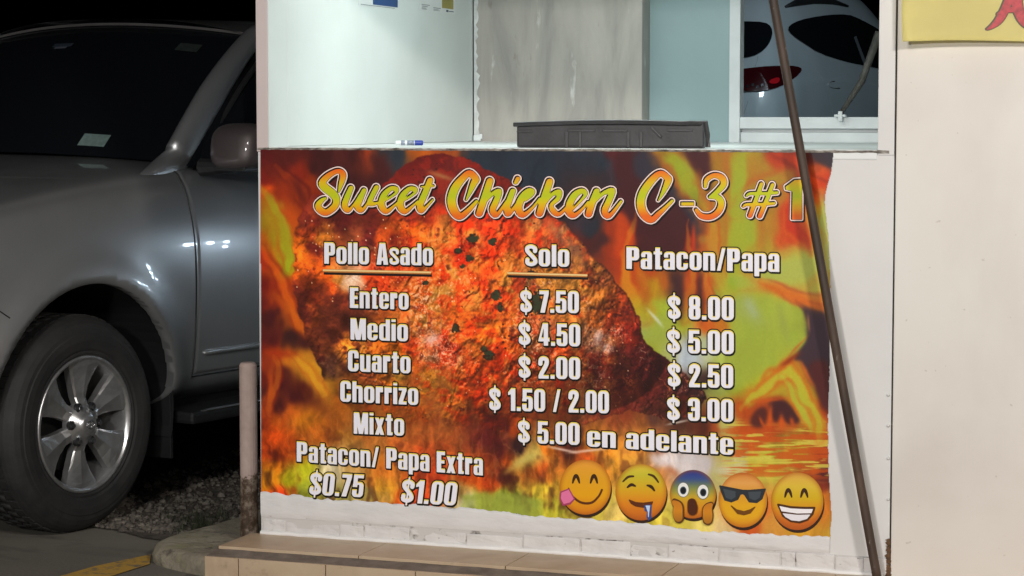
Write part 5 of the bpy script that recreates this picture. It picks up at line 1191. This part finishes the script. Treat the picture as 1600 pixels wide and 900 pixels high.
def drape(name, poly, off, mat, parent=hat, th=.003):
    """a pane or lamp fitted to the car's skin"""
    p2 = []
    for a, b in zip(poly, poly[1:]+poly[:1]):
        for t in np.linspace(0, 1, 5)[:-1]: p2.append((a[0]+(b[0]-a[0])*t, a[1]+(b[1]-a[1])*t))
    Vp = [Vector((x, y, 0)) for x, y in p2]; tri = geometry.tessellate_polygon([Vp])
    bm = bmesh.new(); vs = [bm.verts.new(v) for v in Vp]
    for t in tri: bm.faces.new([vs[i] for i in t])
    for _ in range(5):
        le = [e for e in bm.edges if e.calc_length() > 4.5]
        if le: bmesh.ops.subdivide_edges(bm, edges=le, cuts=1); bmesh.ops.triangulate(bm, faces=bm.faces[:])
    dead = []
    for v in bm.verts:
        hit, no, _, _ = BV.ray_cast(CAM, ray(v.co.x, v.co.y))
        if hit is None: dead.append(v); continue
        v.co = HI @ (hit-ray(v.co.x, v.co.y)*off*1.6)
    bmesh.ops.delete(bm, geom=dead, context='VERTS')
    return bobj(name, bm, mat, parent, smooth=True)
def ch2(p): return [q for k in range(len(p)) for q in ((p[k-1][0]*.75+p[k][0]*.25, p[k-1][1]*.75+p[k][1]*.25), (p[k-1][0]*.25+p[k][0]*.75, p[k-1][1]*.25+p[k][1]*.75))]
M_case = simple('lamp_case', (.30, .30, .30), .5)
M_lamp = Mat('red_lamp_glass', (.045, .003, .005), .25, spec=.3).m
drape('side_window', ch2([(1230, 44), (1240, 35), (1262, 28), (1295, 23), (1325, 22), (1345, 30), (1374, 46), (1400, 62), (1400, 112), (1354, 103), (1320, 96), (1280, 83), (1254, 66), (1238, 55)]), .010, M_glass)
drape('rear_window', ch2([(1090, 40), (1120, 35), (1160, 33), (1195, 34), (1206, 42), (1207, 56), (1200, 72), (1186, 84), (1166, 90), (1120, 92), (1085, 92)]), .012, M_glass)
tlm = drape('tail_light', ch2([(1140, 110), (1170, 106), (1200, 103), (1235, 102), (1252, 105), (1253, 111), (1244, 120), (1228, 131), (1208, 139), (1180, 143), (1140, 140)]), .012, M_lamp)
drape('lamp_reflector', ch2([(1202, 125), (1216, 120), (1219, 124), (1216, 130), (1203, 131)]), .016, Mat('lit_red_lens', (.60, .012, .02), .25).m, tlm)
drape('window_frame', [(1334, 58), (1338, 56), (1354, 99), (1350, 101)], .016, simple('window_frame_grey', (.12, .13, .14), .5))
for x_, y_ in ((1166, 133), (1174, 131), (1181, 134), (1189, 131)): drape('lamp_reflector', [(x_, y_), (x_+4, y_-1), (x_+4, y_+3), (x_, y_+4)], .016, M_chrome, tlm)
bm = bmesh.new()
def hpt(x, y, off=.004):
    hit, no, _, _ = BV.ray_cast(CAM, ray(x, y))
    if hit is None: return None
    if no.dot(ray(x, y)) > 0: no = -no
    return HI @ (hit+no*off)
for ln in ([(1294, 131), (1297, 128), (1304, 127)], [(1294, 132), (1297, 136), (1303, 138), (1312, 138)]):
    q = [p for p in (hpt(*a) for a in ln) if p is not None]
    if len(q) > 1: tube(bm, q, .0032, 6)
bobj('fuel_flap', bm, M_case, hat, smooth=True)
for ln in ([(1184, 88), (1183, 96), (1180, 104)], [(1172, 143), (1168, 160), (1162, 178)], [(1275, 108), (1285, 122), (1296, 150), (1302, 178)]):
    q = [p for p in (hpt(x, y, .001) for x, y in ln) if p is not None]
    if len(q) > 1: bm = bmesh.new(); tube(bm, q, .0016, 6); bobj('panel_gap', bm, M_case, hat)
q = [p for p in (hpt(x, y, .010) for x, y in ((1228, 12), (1245, 6), (1270, 3), (1300, 4), (1325, 11))) if p is not None]
if len(q) > 2:
    bm = bmesh.new(); tube(bm, q, [.008]+[.022]*(len(q)-2)+[.008], 8); bobj('roof_bar', bm, M_rub, hat, smooth=True)
for x, rr_ in ((.70, .31), (3.2, .31)):
    for sg in (1, -1):
        bm = bmesh.new(); bmesh.ops.create_cone(bm, cap_ends=True, segments=32, radius1=rr_, radius2=rr_, depth=.2, matrix=Matrix.Translation((x, sg*.76, rr_)) @ Matrix.Rotation(R(90), 4, 'X'))
        bobj('wheel', bm, M_tyre, hat)
# ================= menu banner =================
bn = empty('menu_banner', (XL, -.004, ZS+.2), 0, 'orange flame menu banner with a roast chicken and prices on the stall front', 'menu banner')
M_print = Mat('vinyl_print', (.5, .5, .5), .42, spec=.22)
at_ = M_print.n('ShaderNodeAttribute'); at_.attribute_name = 'print'
gm = M_print.n('ShaderNodeMix', data_type='RGBA', blend_type='MULTIPLY'); gm.inputs[0].default_value = 1; gm.inputs[7].default_value = (PG, PG, PG, 1)
M_print.t.links.new(at_.outputs['Color'], gm.inputs[6]); M_print.base(gm.outputs[2]); M_print.roughmap(M_print.noise(6, 5), .34, .5); M_print = M_print.m
gx = np.arange(404, 1308, STEP); gy = np.arange(230, 848, STEP); X, Y = np.meshgrid(gx, gy); A = artwork(X, Y)
EDGE = [(406.5, 232.5), (1303, 236.5), (1301, 255), (1298, 272), (1293, 290), (1289.5, 305), (1289, 322), (1292, 345), (1295, 380), (1297.5, 430), (1298, 480), (1296.5, 560), (1295, 600), (1294, 660), (1294.5, 720), (1297, 770), (1299, 800), (1297.5, 842), (1270, 841.5), (1200, 838), (1140, 835), (1100, 832), (1050, 824), (990, 818), (940, 815), (900, 812), (860, 810.5), (830, 808), (800, 802.5), (780, 801), (740, 798), (720, 796.5), (690, 793), (640, 790), (600, 787), (560, 785), (500, 782), (460, 776.5), (408, 771)]
ex = X+(fbm(X/7, Y/7, 5, 3)-.5)*2.2*(X > 1200)*(Y > 240); ey = Y+(fbm(X/6, Y/6, 6, 3)-.5)*4*(Y > 700)
K = inpoly(ex, ey, EDGE); nv = len(gx)
idx = np.arange(X.size).reshape(X.shape); kk = K[:-1, :-1] & K[1:, :-1] & K[:-1, 1:] & K[1:, 1:]
Fq = np.stack([idx[:-1, :-1], idx[1:, :-1], idx[1:, 1:], idx[:-1, 1:]], -1)[kk]
used = np.zeros(X.size, bool); used[Fq.ravel()] = True; re_ = np.cumsum(used)-1
Pv = wall_pts(np.stack([X.ravel(), Y.ravel()], 1)[used], 0.0); Cv = A.reshape(-1, 3)[used]; Fq = re_[Fq]
me = bpy.data.meshes.new('print'); me.vertices.add(len(Pv)); me.vertices.foreach_set('co', Pv.astype(np.float32).ravel())
me.loops.add(Fq.size); me.loops.foreach_set('vertex_index', Fq.ravel().astype(np.int32)); me.polygons.add(len(Fq)); me.polygons.foreach_set('loop_start', np.arange(0, Fq.size, 4, dtype=np.int32)); me.polygons.foreach_set('loop_total', np.full(len(Fq), 4, np.int32))
me.update(calc_edges=True); me.validate(); me.materials.append(M_print)
ca = me.color_attributes.new('print', 'FLOAT_COLOR', 'POINT'); ca.data.foreach_set('color', np.concatenate([lin(Cv), np.ones((len(Cv), 1))], 1).astype(np.float32).ravel())
rel(link(bpy.data.objects.new('print', me)), bn)
if me.polygons[100].normal.y > 0: me.flip_normals()
class _P:  # every mark hangs on the banner
    pass
def onb(o): return rel(o, bn)
for t in [('Pollo Asado', 507, 412, 677, 415, 34, 35), ('Solo', 821, 416, 890, 417, 35), ('Patacon/Papa', 979, 420, 1218, 425, 35, 37), ('Entero', 547, 481, 639, 484, 33), ('Medio', 548, 530.5, 638, 533.5, 34),
          ('Cuarto', 544, 580, 642, 583.5, 34), ('Chorrizo', 532, 627.5, 654, 633, 33.5), ('Mixto', 553, 677.5, 632, 681, 34), ('$ 7.50', 813.5, 488, 905, 489.5, 35.5), ('$ 4.50', 811, 539, 907, 541.5, 36), ('$ 2.00', 811, 590.5, 907, 593, 35.5),
          ('$ 1.50 / 2.00', 765, 641, 952, 646, 36), ('$ 5.00', 810, 691.5, 906, 695.5, 35.5), ('en adelante', 917.5, 697.5, 1146, 711, 31.5, 34), ('$ 8.00', 1044, 498.5, 1147, 500.5, 37.5), ('$ 5.00', 1043, 551.5, 1147, 553.5, 37.5), ('$ 2.50', 1044, 604, 1146, 606.5, 37.5), ('$ 3.00', 1043, 656.5, 1146, 659.5, 36.5),
          ('Patacon/ Papa Extra', 464, 721, 755, 743, 32, 34)]:
    tx, x0, y0, x1, y1, c = t[:6]
    onb(text_line(tx, x0, y0, x1, y1, c, None, M_print, capr=t[6] if len(t) > 6 else None))
onb(text_line('$0.75', 483, 773, 567, 777, 36, None, M_print, slant=.10)); onb(text_line('$1.00', 626, 785, 712, 790, 37, None, M_print, slant=.12))
for x0, y0, x1, y1 in ((505, 421.5, 674, 425), (793, 426, 918, 429.5)):
    def bar(d0, d1, dx=0): return np.array([(x0+dx, y0+d0), (x1+dx, y1+d0), (x1+dx, y1+d1), (x0+dx, y0+d1)])
    tr_ = [(0, 1, 2), (0, 2, 3)]
    onb(print_mesh('underline', [(bar(2, 7.5, 1), tr_, (.13, .09, .08), .0012), (bar(-1.5, 3.6), tr_, (.74, .48, .24), .0020), (bar(-.6, 1.6), tr_, (.93, .80, .55), .0026)], None, M_print))
def zs(off, k, pts): return [(off[0]+x/k, off[1]+y/k, r/k) for x, y, r in pts]
a = lambda p: zs((480, 250), 6.154, p); b = lambda p: zs((690, 250), 5.517, p); c = lambda p: zs((980, 250), 5.517, p)
GR = [(266, 'e4641a'), (276, 'de8c1a'), (285, 'd8b01a'), (295, 'c2bc1c'), (307, 'b4c020'), (316, 'd2bc16'), (326, 'e09c16'), (337, 'e0661c')]
onb(title_word([a([(305,300,10),(325,230,24),(345,150,30),(325,110,24),(280,105,24),(200,150,30),(145,215,36),(175,265,36),(240,315,36),(280,370,34),(265,440,34),(185,500,32),(125,475,30),(105,430,30),(140,385,24),(175,365,14)]),
    a([(420,268,26),(385,350,30),(360,430,30),(395,480,22),(450,420,12),(510,325,12)]), a([(545,290,24),(505,380,30),(485,440,30),(522,480,22),(575,420,14),(630,310,16)]), a([(665,262,26),(620,350,26),(600,405,26),(640,418,18),(700,400,12)]),
    a([(700,405,12),(780,365,13),(855,310,16),(855,275,22),(800,272,24),(735,340,32),(715,430,32),(760,490,24),(830,440,15),(880,395,12)]),
    a([(880,405,12),(960,365,13),(1035,310,16),(1035,278,22),(980,275,24),(915,345,32),(895,435,32),(940,492,24),(1010,440,15),(1060,395,12)]),
    a([(1180,195,30),(1135,310,32),(1085,430,32),(1100,485,22),(1150,440,14),(1205,380,11)]), a([(1100,252,9),(1215,246,9)])], [], (476, 252, 692, 350), GR, None, M_print))
onb(title_word([b([(212,340,8),(240,280,18),(280,190,30),(295,160,28),(240,110,28),(180,155,32),(115,240,38),(85,340,38),(105,430,36),(155,482,30),(220,440,24),(300,355,16)]),
    b([(415,180,30),(370,320,32),(325,455,30)]), b([(365,370,10),(435,290,18),(495,268,24),(470,350,28),(440,425,28),(475,470,20),(560,350,12)]), b([(612,268,26),(565,400,28),(580,462,20),(670,340,12)]), b([(655,160,22),(640,188,18)]),
    b([(725,345,8),(770,300,18),(785,270,20),(745,265,26),(690,325,32),(662,410,32),(700,470,24),(780,410,14),(845,330,12)]), b([(930,185,30),(885,320,32),(845,455,30)]), b([(890,375,10),(950,295,18),(1010,272,24),(1005,325,22),(945,385,18),(965,440,22),(1015,462,18),(1090,390,12)]),
    b([(1130,420,10),(1205,340,13),(1240,290,18),(1210,262,22),(1150,295,30),(1105,370,32),(1100,440,30),(1140,474,22),(1210,420,14),(1260,360,12)]), b([(1335,268,28),(1295,370,30),(1268,460,30)]), b([(1310,370,10),(1390,285,18),(1470,262,26),(1440,350,28),(1405,435,28),(1445,478,20),(1545,355,13)])], [], (684, 252, 982, 350), GR, None, M_print))
onb(title_word([c([(268,345,6),(305,280,18),(350,180,30),(345,150,26),(290,112,26),(225,155,32),(145,260,36),(115,360,36),(138,455,34),(205,512,28),(270,460,24),(330,405,18),(385,350,15)]),
    c([(672,225,14),(685,165,22),(750,128,22),(815,150,26),(830,205,28),(780,265,24),(715,315,16)]), c([(715,315,14),(780,320,22),(810,370,28),(785,440,28),(720,485,26),(640,478,22),(592,425,13)]),
    c([(1155,205,18),(1115,320,20),(1058,475,20)]), c([(1250,212,18),(1205,330,20),(1142,480,20)]), c([(1028,305,10),(1060,285,14),(1180,285,14),(1290,278,14)]), c([(1002,395,12),(1030,380,14),(1150,378,14),(1265,370,13)])],
    [[(980+x/5.517, 250+y/5.517) for x, y in ((466, 362), (572, 362), (572, 388), (466, 388))], [(980+x/5.517, 250+y/5.517) for x, y in ((1365, 225), (1440, 170), (1503, 165), (1503, 508), (1420, 508), (1425, 262), (1368, 250))]], (988, 252, 1266, 356), GR, None, M_print))
Y1 = [(-1, 'e0983a'), (-.3, 'd89a20'), (.3, 'dc9c14'), (1, 'd0781c')]; BR = '3a2414'
def eyes(x0, x1, y, w=5.2, h=7):
    f = lambda x: [(x-w, y+h*.6, 1.3), (x-w*.6, y-h*.4, 2.3), (x, y-h, 2.7), (x+w*.6, y-h*.4, 2.3), (x+w, y+h*.6, 1.3)]
    return [(BR, 'c', f(x0)), (BR, 'c', f(x1))]
onb(smiley(915, 761, 40, 43, Y1, eyes(-14.5, 13.5, -11)+[('5a3014', 'c', [(-26, 2, 1.2), (-20, 14, 1.6), (-6, 24, 1.8), (10, 24, 1.8), (21, 14, 1.6), (26, 4, 1.6)]), ('a04060', 'p', [(-37, 8), (-26, 4), (-18, 18), (-24, 25), (-34, 27), (-38, 18)], 2), ('d8709a', 'p', [(-36, 9), (-26, 5), (-19, 18), (-25, 23), (-33, 25), (-37, 17)], 1)], None, M_print))
onb(smiley(1002, 769, 40, 44, [(-1, 'd8c040'), (-.6, 'c0b430'), (-.1, 'd0a020'), (.4, 'd4801c'), (1, 'b85c20')], [('4a3014', 'c', [(-28, -17, 1.3), (-20, -24, 1.9), (-12, -25, 1.5)]), ('4a3014', 'c', [(12, -28, 1.5), (20, -25, 1.9), (27, -16, 1.3)]), (BR, 'c', [(-21, -8, 1.4), (-15, -12, 2.4), (-9, -10, 1.4)]), (BR, 'c', [(10, -11, 1.4), (16, -9, 2.4), (21, -3, 1.4)]),
    ('5a2c12', 'p', [(-18, 12), (-8, 16), (4, 17), (18, 15), (16, 20), (4, 23), (-8, 21), (-15, 17)], 1), ('3a4a80', 'p', [(6, 21), (16, 20), (15, 34), (16, 40), (12, 43), (10, 38), (11, 30), (7, 28)], 1), ('b8ccec', 'p', [(8, 21), (14, 21), (12.5, 32), (12, 38), (11.5, 30)], .6)], None, M_print))
sc = smiley(1083, 772, 36, 38, [(-1, '28308c'), (-.6, '3c5080'), (-.25, '7c8848'), (.15, 'c8a028'), (.6, 'd0861c'), (1, 'b86420')], [('6a6a68', 'e', -15, -7, 9.4, 12), ('e0e0dc', 'e', -15, -7, 8.6, 11), ('3a4858', 'e', -15, -6, 5, 6.2), ('16181c', 'e', -15, -6, 3.6, 4.6), ('6a6a68', 'e', 16, -4, 9.4, 12), ('e0e0dc', 'e', 16, -4, 8.6, 11), ('3a4858', 'e', 16.5, -3, 5, 6.2), ('16181c', 'e', 16.5, -3, 3.6, 4.6),
    ('6a3818', 'c', [(-1, 13, 7), (0, 20, 8.2), (0, 25, 8)]), ('4a2410', 'c', [(-1, 13, 6), (0, 20, 7.2), (0, 25, 7)]),
    ('5a3814', 'c', [(-28, 10, 4), (-22, 18, 8), (-22, 30, 9), (-21, 37, 8)]), ([(5, 'b87020'), (25, 'c8801e'), (44, '9a6420')], 'c', [(-29, 12, 3), (-23, 18, 6.5), (-23, 30, 7.5), (-22, 36, 6.5)]), ('5a3814', 'c', [(29, 15, 4), (24, 22, 8), (24, 33, 9), (24, 40, 8)]), ([(10, 'b87020'), (28, 'c8801e'), (48, '9a6420')], 'c', [(29, 16, 3), (24, 22, 6.5), (24, 33, 7.5), (24, 39, 6.5)])], None, M_print)
onb(sc)
onb(smiley(1161, 781, 38, 43, [(-1, 'b8642a'), (-.85, 'd08a40'), (-.6, 'd89a50'), (-.2, 'd0902c'), (.2, 'd8a01c'), (.6, 'd8a01c'), (1, 'c8801c')], [('2c3034', 'p', [(-36, -22), (-10, -17), (0, -15), (10, -15), (35, -17), (33, -11), (30, -2), (22, 4), (10, 3), (3, -8), (0, -10), (-4, -9), (-8, -1), (-18, 3), (-28, 0), (-33, -12)], 1), ('42484e', 'p', [(-30, -17), (-12, -13), (-12, -5), (-18, -1), (-26, -4)], .6), ('42484e', 'p', [(9, -12), (28, -13), (26, -4), (19, 0), (11, -3)], .6), ('6a4010', 'p', [(-18, 9), (-10, 15), (2, 18), (12, 15), (19, 11), (12, 20), (2, 23), (-8, 21)], .8)], None, M_print, rim=(.66, .34, .10)))
onb(smiley(1246, 783, 41, 45, [(-1, 'd4a048'), (-.5, 'd0b038'), (-.1, 'c8a41c'), (.3, 'd08a1c'), (.7, 'c06420'), (1, 'b05420')], eyes(-14, 11, -11)+[('4a2c12', 'p', [(-30, 5), (-10, 9), (10, 10), (27, 10), (24, 20), (16, 29), (4, 33), (-10, 31), (-22, 23)], 1.5), ('e6e2e6', 'p', [(-27, 8), (-10, 11.5), (10, 12.5), (24, 12.5), (22, 18), (0, 18.5), (-24, 15)], .5), ('dcd8de', 'p', [(-22, 19), (0, 21.5), (20, 21), (15, 27), (3, 30.5), (-9, 29), (-18, 24)], .5)], None, M_print))
# ================= lamps =================
def lamp_data(kind, name, col, power, **kw):
    L = bpy.data.lights.new(name, kind); L.color = col; L.energy = power
    for k, v in kw.items(): setattr(L, k, v)
    return L
def aim(o, tgt): o.rotation_euler = (Vector(tgt)-o.location).to_track_quat('-Z', 'Y').to_euler()
def em_mat(name, col, s):
    q = Mat(name, (0, 0, 0), .5); q.b.inputs['Emission Color'].default_value = (*col, 1); q.b.inputs['Emission Strength'].default_value = s; return q.m
def floodlight(pos, tgt, col, power, size, label, group=None, blend=None):
    rt = empty('floodlight', pos, 0, label, 'floodlight', group)
    o = link(bpy.data.objects.new('lamp_light', lamp_data('AREA', 'lamp_light', col, power, shape='RECTANGLE', size=size, size_y=size*.6))); o.location = pos; aim(o, tgt)
    Mx = Matrix.Translation(pos) @ o.rotation_euler.to_matrix().to_4x4()
    bm = bmesh.new(); bx(bm, -size*.62, size*.62, -size*.4, size*.4, .012, .07, .01); bx(bm, -size*.62, size*.62, size*.36, size*.40, -.02, .012); bx(bm, -size*.62, size*.62, -size*.40, -size*.36, -.02, .012); bm.transform(Mx)
    rel(bobj('housing', bm, M_case), rt); rel(o, rt); return rt
for a_ in LAMPS: floodlight(*a_)
# batten tube under the stall's ceiling
tb = empty('tube_light', TUBE[0], 0, 'white fluorescent batten on the ceiling inside the stall', 'tube light')
bm = bmesh.new(); bx(bm, TUBE[0].x-.55, TUBE[0].x+.55, TUBE[0].y-.03, TUBE[0].y+.03, 2.305, 2.339, .004); rel(bobj('batten', bm, M_case), tb)
o = link(bpy.data.objects.new('tube_glow', lamp_data('AREA', 'tube_glow', TUBE[1], TUBE[2], shape='RECTANGLE', size=1.0, size_y=.05))); o.location = (TUBE[0].x, TUBE[0].y, 2.29); rel(o, tb)

# LED bulkhead on the stall's outer side wall; its bulbs glint in the car door
led = empty('led_lamp', (XL-.02, 1.65, 1.03), 0, 'small LED lamp with five bulbs on the outer side wall of the stall', 'lamp')
bm = bmesh.new(); bx(bm, XL-.010, XL+.003, 1.50, 1.80, .97, 1.09, .003); rel(bobj('back_plate', bm, M_case), led)
M_bulb = em_mat('led_bulb', (.68, .85, 1), LED)
for x, y, r_ in ((296, 343, .017), (306, 342, .013), (330, 342, .017), (355, 342, .013), (352, 358, .012)):
    d_ = ray(x, y); p0 = loc+lf*.948; P_d = CAM+d_*((p0-CAM).dot(lf)/d_.dot(lf)); rd_ = d_-2*d_.dot(lf)*lf; q_ = P_d+rd_*((XL-.022-P_d.x)/rd_.x)
    bm = bmesh.new(); bmesh.ops.create_icosphere(bm, subdivisions=2, radius=r_, matrix=Matrix.Translation(q_)); rel(bobj('bulb', bm, M_bulb, smooth=True), led)
# shop and tube lamps added out of view, bright surroundings for the car paint
sh = empty('added_shop_front', (0, -15, 0), 0, 'added pale shop front with a lit canopy, there to reflect in the silver car', 'shop')
M_added_shop = simple('added_shop_plaster', (.55, .54, .52), .8, bump=.2)
for nm, *b_ in (('wall', -9, 10, -15.3, -15, 0, 4.6), ('added_shop_canopy', -9, 10, -15, -12.4, 3.5, 3.7), ('added_shop_shutter', -6, -2.4, -14.99, -14.93, 0, 2.6), ('added_shop_shutter', -.8, 2.8, -14.99, -14.93, 0, 2.6), ('added_shop_shutter', 4.4, 8, -14.99, -14.93, 0, 2.6)):
    rel(box(nm, *b_, M_added_shop if nm != 'added_shop_shutter' else M_case), sh)
for x_ in (-6.5, -2.5, 1.5, 5.5):
    tl_ = empty('added_canopy_tube', (x_, -13, 3.48), 0, 'added white tube lamp under the unseen shop canopy', 'tube light', 'added tube lamps under the shop canopy')
    bm = bmesh.new(); bx(bm, x_-.65, x_+.65, -13.06, -12.94, 3.44, 3.499, .004); rel(bobj('batten', bm, M_case), tl_)  # batten of the added tube lamp
    o = link(bpy.data.objects.new('tube_glow', lamp_data('AREA', 'tube_glow', (.95, .98, 1), ADDED_SHOP, shape='RECTANGLE', size=1.2, size_y=.08))); o.location = (x_, -13, 3.43); rel(o, tl_)  # glow of the added tube lamp
